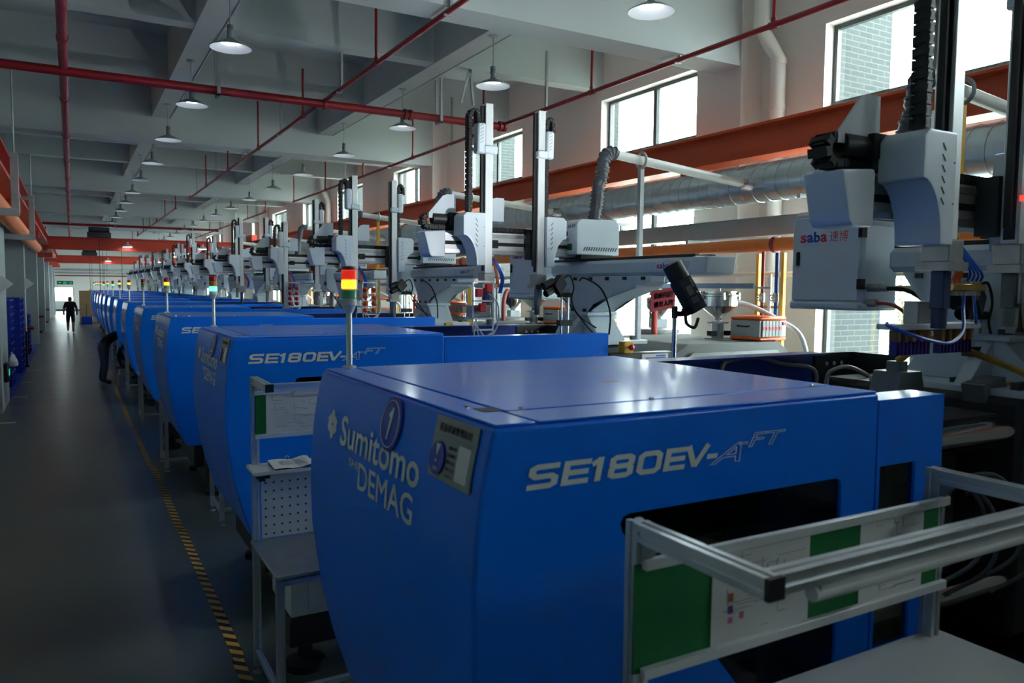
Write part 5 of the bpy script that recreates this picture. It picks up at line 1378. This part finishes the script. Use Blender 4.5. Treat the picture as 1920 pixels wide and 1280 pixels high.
# exit sign, cardboard, far odds and ends
t = thing('exit_sign', 'green lit exit sign above the doorway at the aisle end', 'sign', base=(-.48, Y1-.05, 2.22))
obj('housing', G().box(-1.08, .12, Y1-.06, Y1, 2.25, 2.55, .01), black_pl, t)
obj('arrow', remap(fit_text('←', -1.0, -.72, 2.34, 2.46, bold=.02), lambda x, y, z: (x, Y1-.065, y), exit_green), None, t)
obj('figure', remap(fit_text('出口', -.62, -.34, 2.31, 2.49, bold=.02), lambda x, y, z: (x, Y1-.065, y), exit_green), None, t)
obj('arrow', remap(fit_text('→', -.24, .04, 2.34, 2.46, bold=.02), lambda x, y, z: (x, Y1-.065, y), exit_green), None, t)
t = thing('carton_stack', 'tall brown stack of cartons on a pallet near the aisle end', 'cartons', base=(.75, 51.5, 0))
for j in range(5):
    obj('carton', G().box(.36, 1.3, 51, 52, .14+j*.36, .14+j*.36+.355, .01), card, t)
obj('pallet', G().box(.34, 1.32, 50.98, 52.02, .02, .14), bark, t)
t = thing('hand_truck', 'low pallet truck with pale front beside the carton stack', 'truck', base=(.55, 50.2, 0))
obj('fork', G().box(.45, .6, 49.9, 51, .05, .10), steel_dull, t); obj('fork', G().box(.8, .95, 49.9, 51, .05, .10), steel_dull, t)
obj('drive_head', G().box(.42, 1.0, 49.6, 49.9, .05, .5, .03), blue_dark, t); obj('tiller', G().cyl((.7, 49.65, .5), (.7, 49.45, 1.2), .02, n=8), black_steel, t)
# cross pipes high on the end part of the hall
for z, r, m, lab in ((3.0, .09, galv_dull, 'grey pipe crossing high near the end wall'), (2.75, .09, galv_dull, 'second grey pipe crossing near the end wall'), (2.5, .05, red_pipe, 'thin red pipe crossing low near the end wall')):
    t = thing('cross_pipe', lab, 'pipe', base=(2, 74.0, z)); obj('pipe_run', G().cyl((LX+.01, 74, z+.5), (WX-.01, 74, z+.5), r, n=12), m, t); obj('pipe_support', G().box(2.6, 2.66, 74.0+r, 74.06+r, z+.45, SLAB-.001), galv_dull, t)

# ------------------------------------------------------------------ people
def figure(name, label, J, E_, R, regions, base, hairc, rot=0.0):
    """J joints, E_ bones, R radii; regions(v) -> material index; one continuous skinned body"""
    t = thing(name, label, 'person', base=base)
    keys = list(J); me = bpy.data.meshes.new('body'); me.from_pydata([J[k] for k in keys], [(keys.index(a), keys.index(b)) for a, b in E_], [])
    o = bpy.data.objects.new('tmp', me); COL.objects.link(o)
    sk = o.modifiers.new('s', 'SKIN'); sk.use_smooth_shade = True
    lay = me.skin_vertices[0].data
    for i, k in enumerate(keys):
        r = R[k]; lay[i].radius = r if isinstance(r, tuple) else (r, r); lay[i].use_root = (k == 'pelvis')
    ss = o.modifiers.new('u', 'SUBSURF'); ss.levels = 2; ss.render_levels = 2
    dg = bpy.context.evaluated_depsgraph_get(); dg.update()
    m2 = bpy.data.meshes.new_from_object(o.evaluated_get(dg)); bpy.data.objects.remove(o)
    m2.materials.clear()
    for m in (skin, cloth_black, cloth_navy, shoe): m2.materials.append(m)
    for p in m2.polygons: p.material_index = regions(p.center); p.use_smooth = True
    obj('body', m2, None, t)
    h = J['head']; g = G()
    g.lathe([(.0, .125), (.06, .115), (.09, .07), (.098, .0), (.085, -.06), (.06, -.085)], (h[0], h[1]-.012, h[2]+.01), 16)
    obj('hair', g, hair, t)
    for s in (-1, 1): obj('ear', G().lathe([(0, -.012), (.02, -.008), (.024, 0), (0, .01)], (h[0]+s*.088, h[1]+.015, h[2]-.02), 10, 'x'), skin, t)
    return t
def std(x, y, s=1.0, step=0.0):
    J = {}
    z = lambda v: v*s
    J['pelvis'] = (0, 0, .92); J['waist'] = (0, 0, 1.08); J['chest'] = (0, .01, 1.28); J['neck'] = (0, .0, 1.45); J['neck2'] = (0, .02, 1.50); J['head'] = (0, .03, 1.585); J['crown'] = (0, .02, 1.68)
    for sd_, n in ((-1, 'l'), (1, 'r')):
        J['sh'+n] = (sd_*.19, 0, 1.38); J['el'+n] = (sd_*.27, -.02, 1.12); J['wr'+n] = (sd_*.28, .10, .90); J['ha'+n] = (sd_*.27, .14, .82)
        J['hip'+n] = (sd_*.10, 0, .86); J['kn'+n] = (sd_*.11, sd_*step*.6+.02, .48); J['an'+n] = (sd_*.11, sd_*step-.02, .10+(.06 if sd_ < 0 else 0)*abs(step)*4); J['to'+n] = (sd_*.12, sd_*step+.14, .04+(.02 if sd_ < 0 else 0))
    return J
BON = [('pelvis','waist'),('waist','chest'),('chest','neck'),('neck','neck2'),('neck2','head'),('head','crown')]
for n in 'lr': BON += [('chest','sh'+n),('sh'+n,'el'+n),('el'+n,'wr'+n),('wr'+n,'ha'+n),('pelvis','hip'+n),('hip'+n,'kn'+n),('kn'+n,'an'+n),('an'+n,'to'+n)]
RAD0 = {'pelvis': (.16, .115), 'waist': (.145, .10), 'chest': (.175, .115), 'neck': .065, 'neck2': .055, 'head': (.078, .092), 'crown': (.05, .06)}
for n in 'lr': RAD0.update({'sh'+n: .07, 'el'+n: .045, 'wr'+n: .03, 'ha'+n: (.022, .042), 'hip'+n: .095, 'kn'+n: .062, 'an'+n: .042, 'to'+n: (.042, .03)})
RAD = {k: (tuple(q*1.28 for q in v) if isinstance(v, tuple) else v*1.28) for k, v in RAD0.items()}
J = std(0, 0, 1, -.22)
PX, PY = -.09, 43.2
Jw = {k: (PX+v[0], PY+v[1], v[2]) for k, v in J.items()}
def reg_walk(c):
    x, y, z = c[0]-PX, c[1]-PY, c[2]
    if z > 1.46: return 0
    if abs(x) > .22 and z < 1.17: return 0
    if z > .96: return 1
    if z > .46: return 1
    if z > .10: return 0
    return 3
figure('person', 'person in black T-shirt and shorts walking away down the aisle', Jw, BON, RAD, reg_walk, (PX, PY, 0), hair)
def fingers(parent_name, hand, d):
    pass
# worker bending over a bench beside the sixth machine
QX, QY = .72, 20.5
J2 = {'pelvis': (-.02, 0, .93), 'waist': (.08, 0, 1.05), 'chest': (.25, 0, 1.17), 'neck': (.40, 0, 1.22), 'neck2': (.45, 0, 1.22), 'head': (.53, 0, 1.19), 'crown': (.62, 0, 1.17),
      'shl': (.32, .18, 1.15), 'ell': (.42, .22, .95), 'wrl': (.58, .15, .85), 'hal': (.66, .12, .83), 'shr': (.32, -.18, 1.15), 'elr': (.42, -.22, .95), 'wrr': (.58, -.15, .85), 'har': (.66, -.12, .83),
      'hipl': (-.02, .10, .87), 'knl': (.0, .12, .48), 'anl': (-.08, .12, .09), 'tol': (.08, .13, .035), 'hipr': (-.02, -.10, .87), 'knr': (.02, -.12, .48), 'anr': (-.02, -.13, .09), 'tor': (.14, -.14, .035)}
Jb = {k: (QX+v[0]-.1, QY+v[1], v[2]) for k, v in J2.items()}
def reg_bend(c):
    x, y, z = c[0]-QX+.1, c[1]-QY, c[2]
    if x > .44 and z > 1.08: return 0
    if x > .50: return 0
    if z > .96 or (x > .25 and z > .7): return 1
    if z > .09: return 2
    return 3
figure('person', 'worker in dark shirt and navy trousers bending over a bench', Jb, BON, RAD, reg_bend, (QX-.1, QY, 0), hair)
SX, SY = 1.35, 19.6
J3 = {'pelvis': (0, 0, .50), 'waist': (.0, 0, .66), 'chest': (.05, 0, .84), 'neck': (.10, 0, 1.0), 'neck2': (.13, 0, 1.04), 'head': (.16, 0, 1.12), 'crown': (.17, 0, 1.21),
      'shl': (.07, .18, .93), 'ell': (.18, .24, .72), 'wrl': (.36, .16, .78), 'hal': (.44, .13, .80), 'shr': (.07, -.18, .93), 'elr': (.18, -.24, .72), 'wrr': (.36, -.16, .78), 'har': (.44, -.13, .80),
      'hipl': (.04, .10, .48), 'knl': (.42, .13, .50), 'anl': (.40, .13, .09), 'tol': (.55, .13, .035), 'hipr': (.04, -.10, .48), 'knr': (.42, -.13, .50), 'anr': (.36, -.13, .09), 'tor': (.51, -.13, .035)}
Jc = {k: (SX+v[0]-.35, SY+v[1]+.6, v[2]) for k, v in J3.items()}
def reg_sit(c):
    x, z = c[0]-SX+.35, c[2]
    if z > 1.02: return 0
    if x > .3 and z > .6: return 0
    if z > .58: return 1
    if z > .09: return 2
    return 3
figure('person', 'seated worker in dark clothes beside the bending worker', Jc, BON, RAD, reg_sit, (SX-.35, SY+.6, 0), hair)
t = thing('stool', 'small brown stool under the seated worker', 'stool', base=(1.0, 20.2, 0))
obj('seat', G().box(.84, 1.14, 20.04, 20.36, .38, .41, .008), bark, t)
for dx in (.86, 1.10):
    for dy in (20.06, 20.32): obj('leg', G().box(dx, dx+.03, dy, dy+.03, 0, .38), bark, t)
# floor marks by the left wall
for k, (x, y) in enumerate(((-.98, 18.8), (-.97, 21.6), (-.96, 24.3), (-1.0, 15.4))):
    tag(obj('floor_label', G().box(x-.12, x+.12, y-.06, y+.06, .0006, .0016), white_pl), 'small worn white floor label by the left wall, %s' % ['second nearest', 'third nearest', 'farthest', 'nearest'][k], 'floor label')
# ------------------------------------------------------------------ trees outside the windows
def tree(k, x, y, h, r):
    t = thing('tree', 'pale green leafy tree outside the windows, %s from the camera' % nth(k), 'tree', 'trees outside the windows', base=(x, y, -.3))
    obj('trunk', G().tube([(x, y, -.3), (x+.05, y+.03, h*.35), (x, y+.1, h*.7)], [.12, .09, .04], 8), bark, t)
    rnd = random.Random(k); g = G()
    for i in range(900):
        a = rnd.random()*2*PI; b = math.acos(2*rnd.random()-1); q = r*(rnd.random()**.4)
        p = Vector((x + q*math.sin(b)*math.cos(a), y + q*math.sin(b)*math.sin(a), h*.62 + q*math.cos(b)*1.0))
        u = Vector((rnd.random()-.5, rnd.random()-.5, rnd.random()-.5)).normalized()*.16; w = u.orthogonal().normalized()*.07
        g.add([p-u, p+w, p+u, p-w], [(0, 1, 2, 3)])
    obj('foliage', g, leaf, t, smooth=False)
for k, (x, y) in enumerate(((14, 5), (15, 10), (14.5, 15), (15.5, 20.5), (14.5, 26), (16, 32), (15, 39))):
    tree(k, x, y, 3.4+.4*(k % 3), 1.9)

for o in COL.objects:
    if '_off' in o: del o['_off']
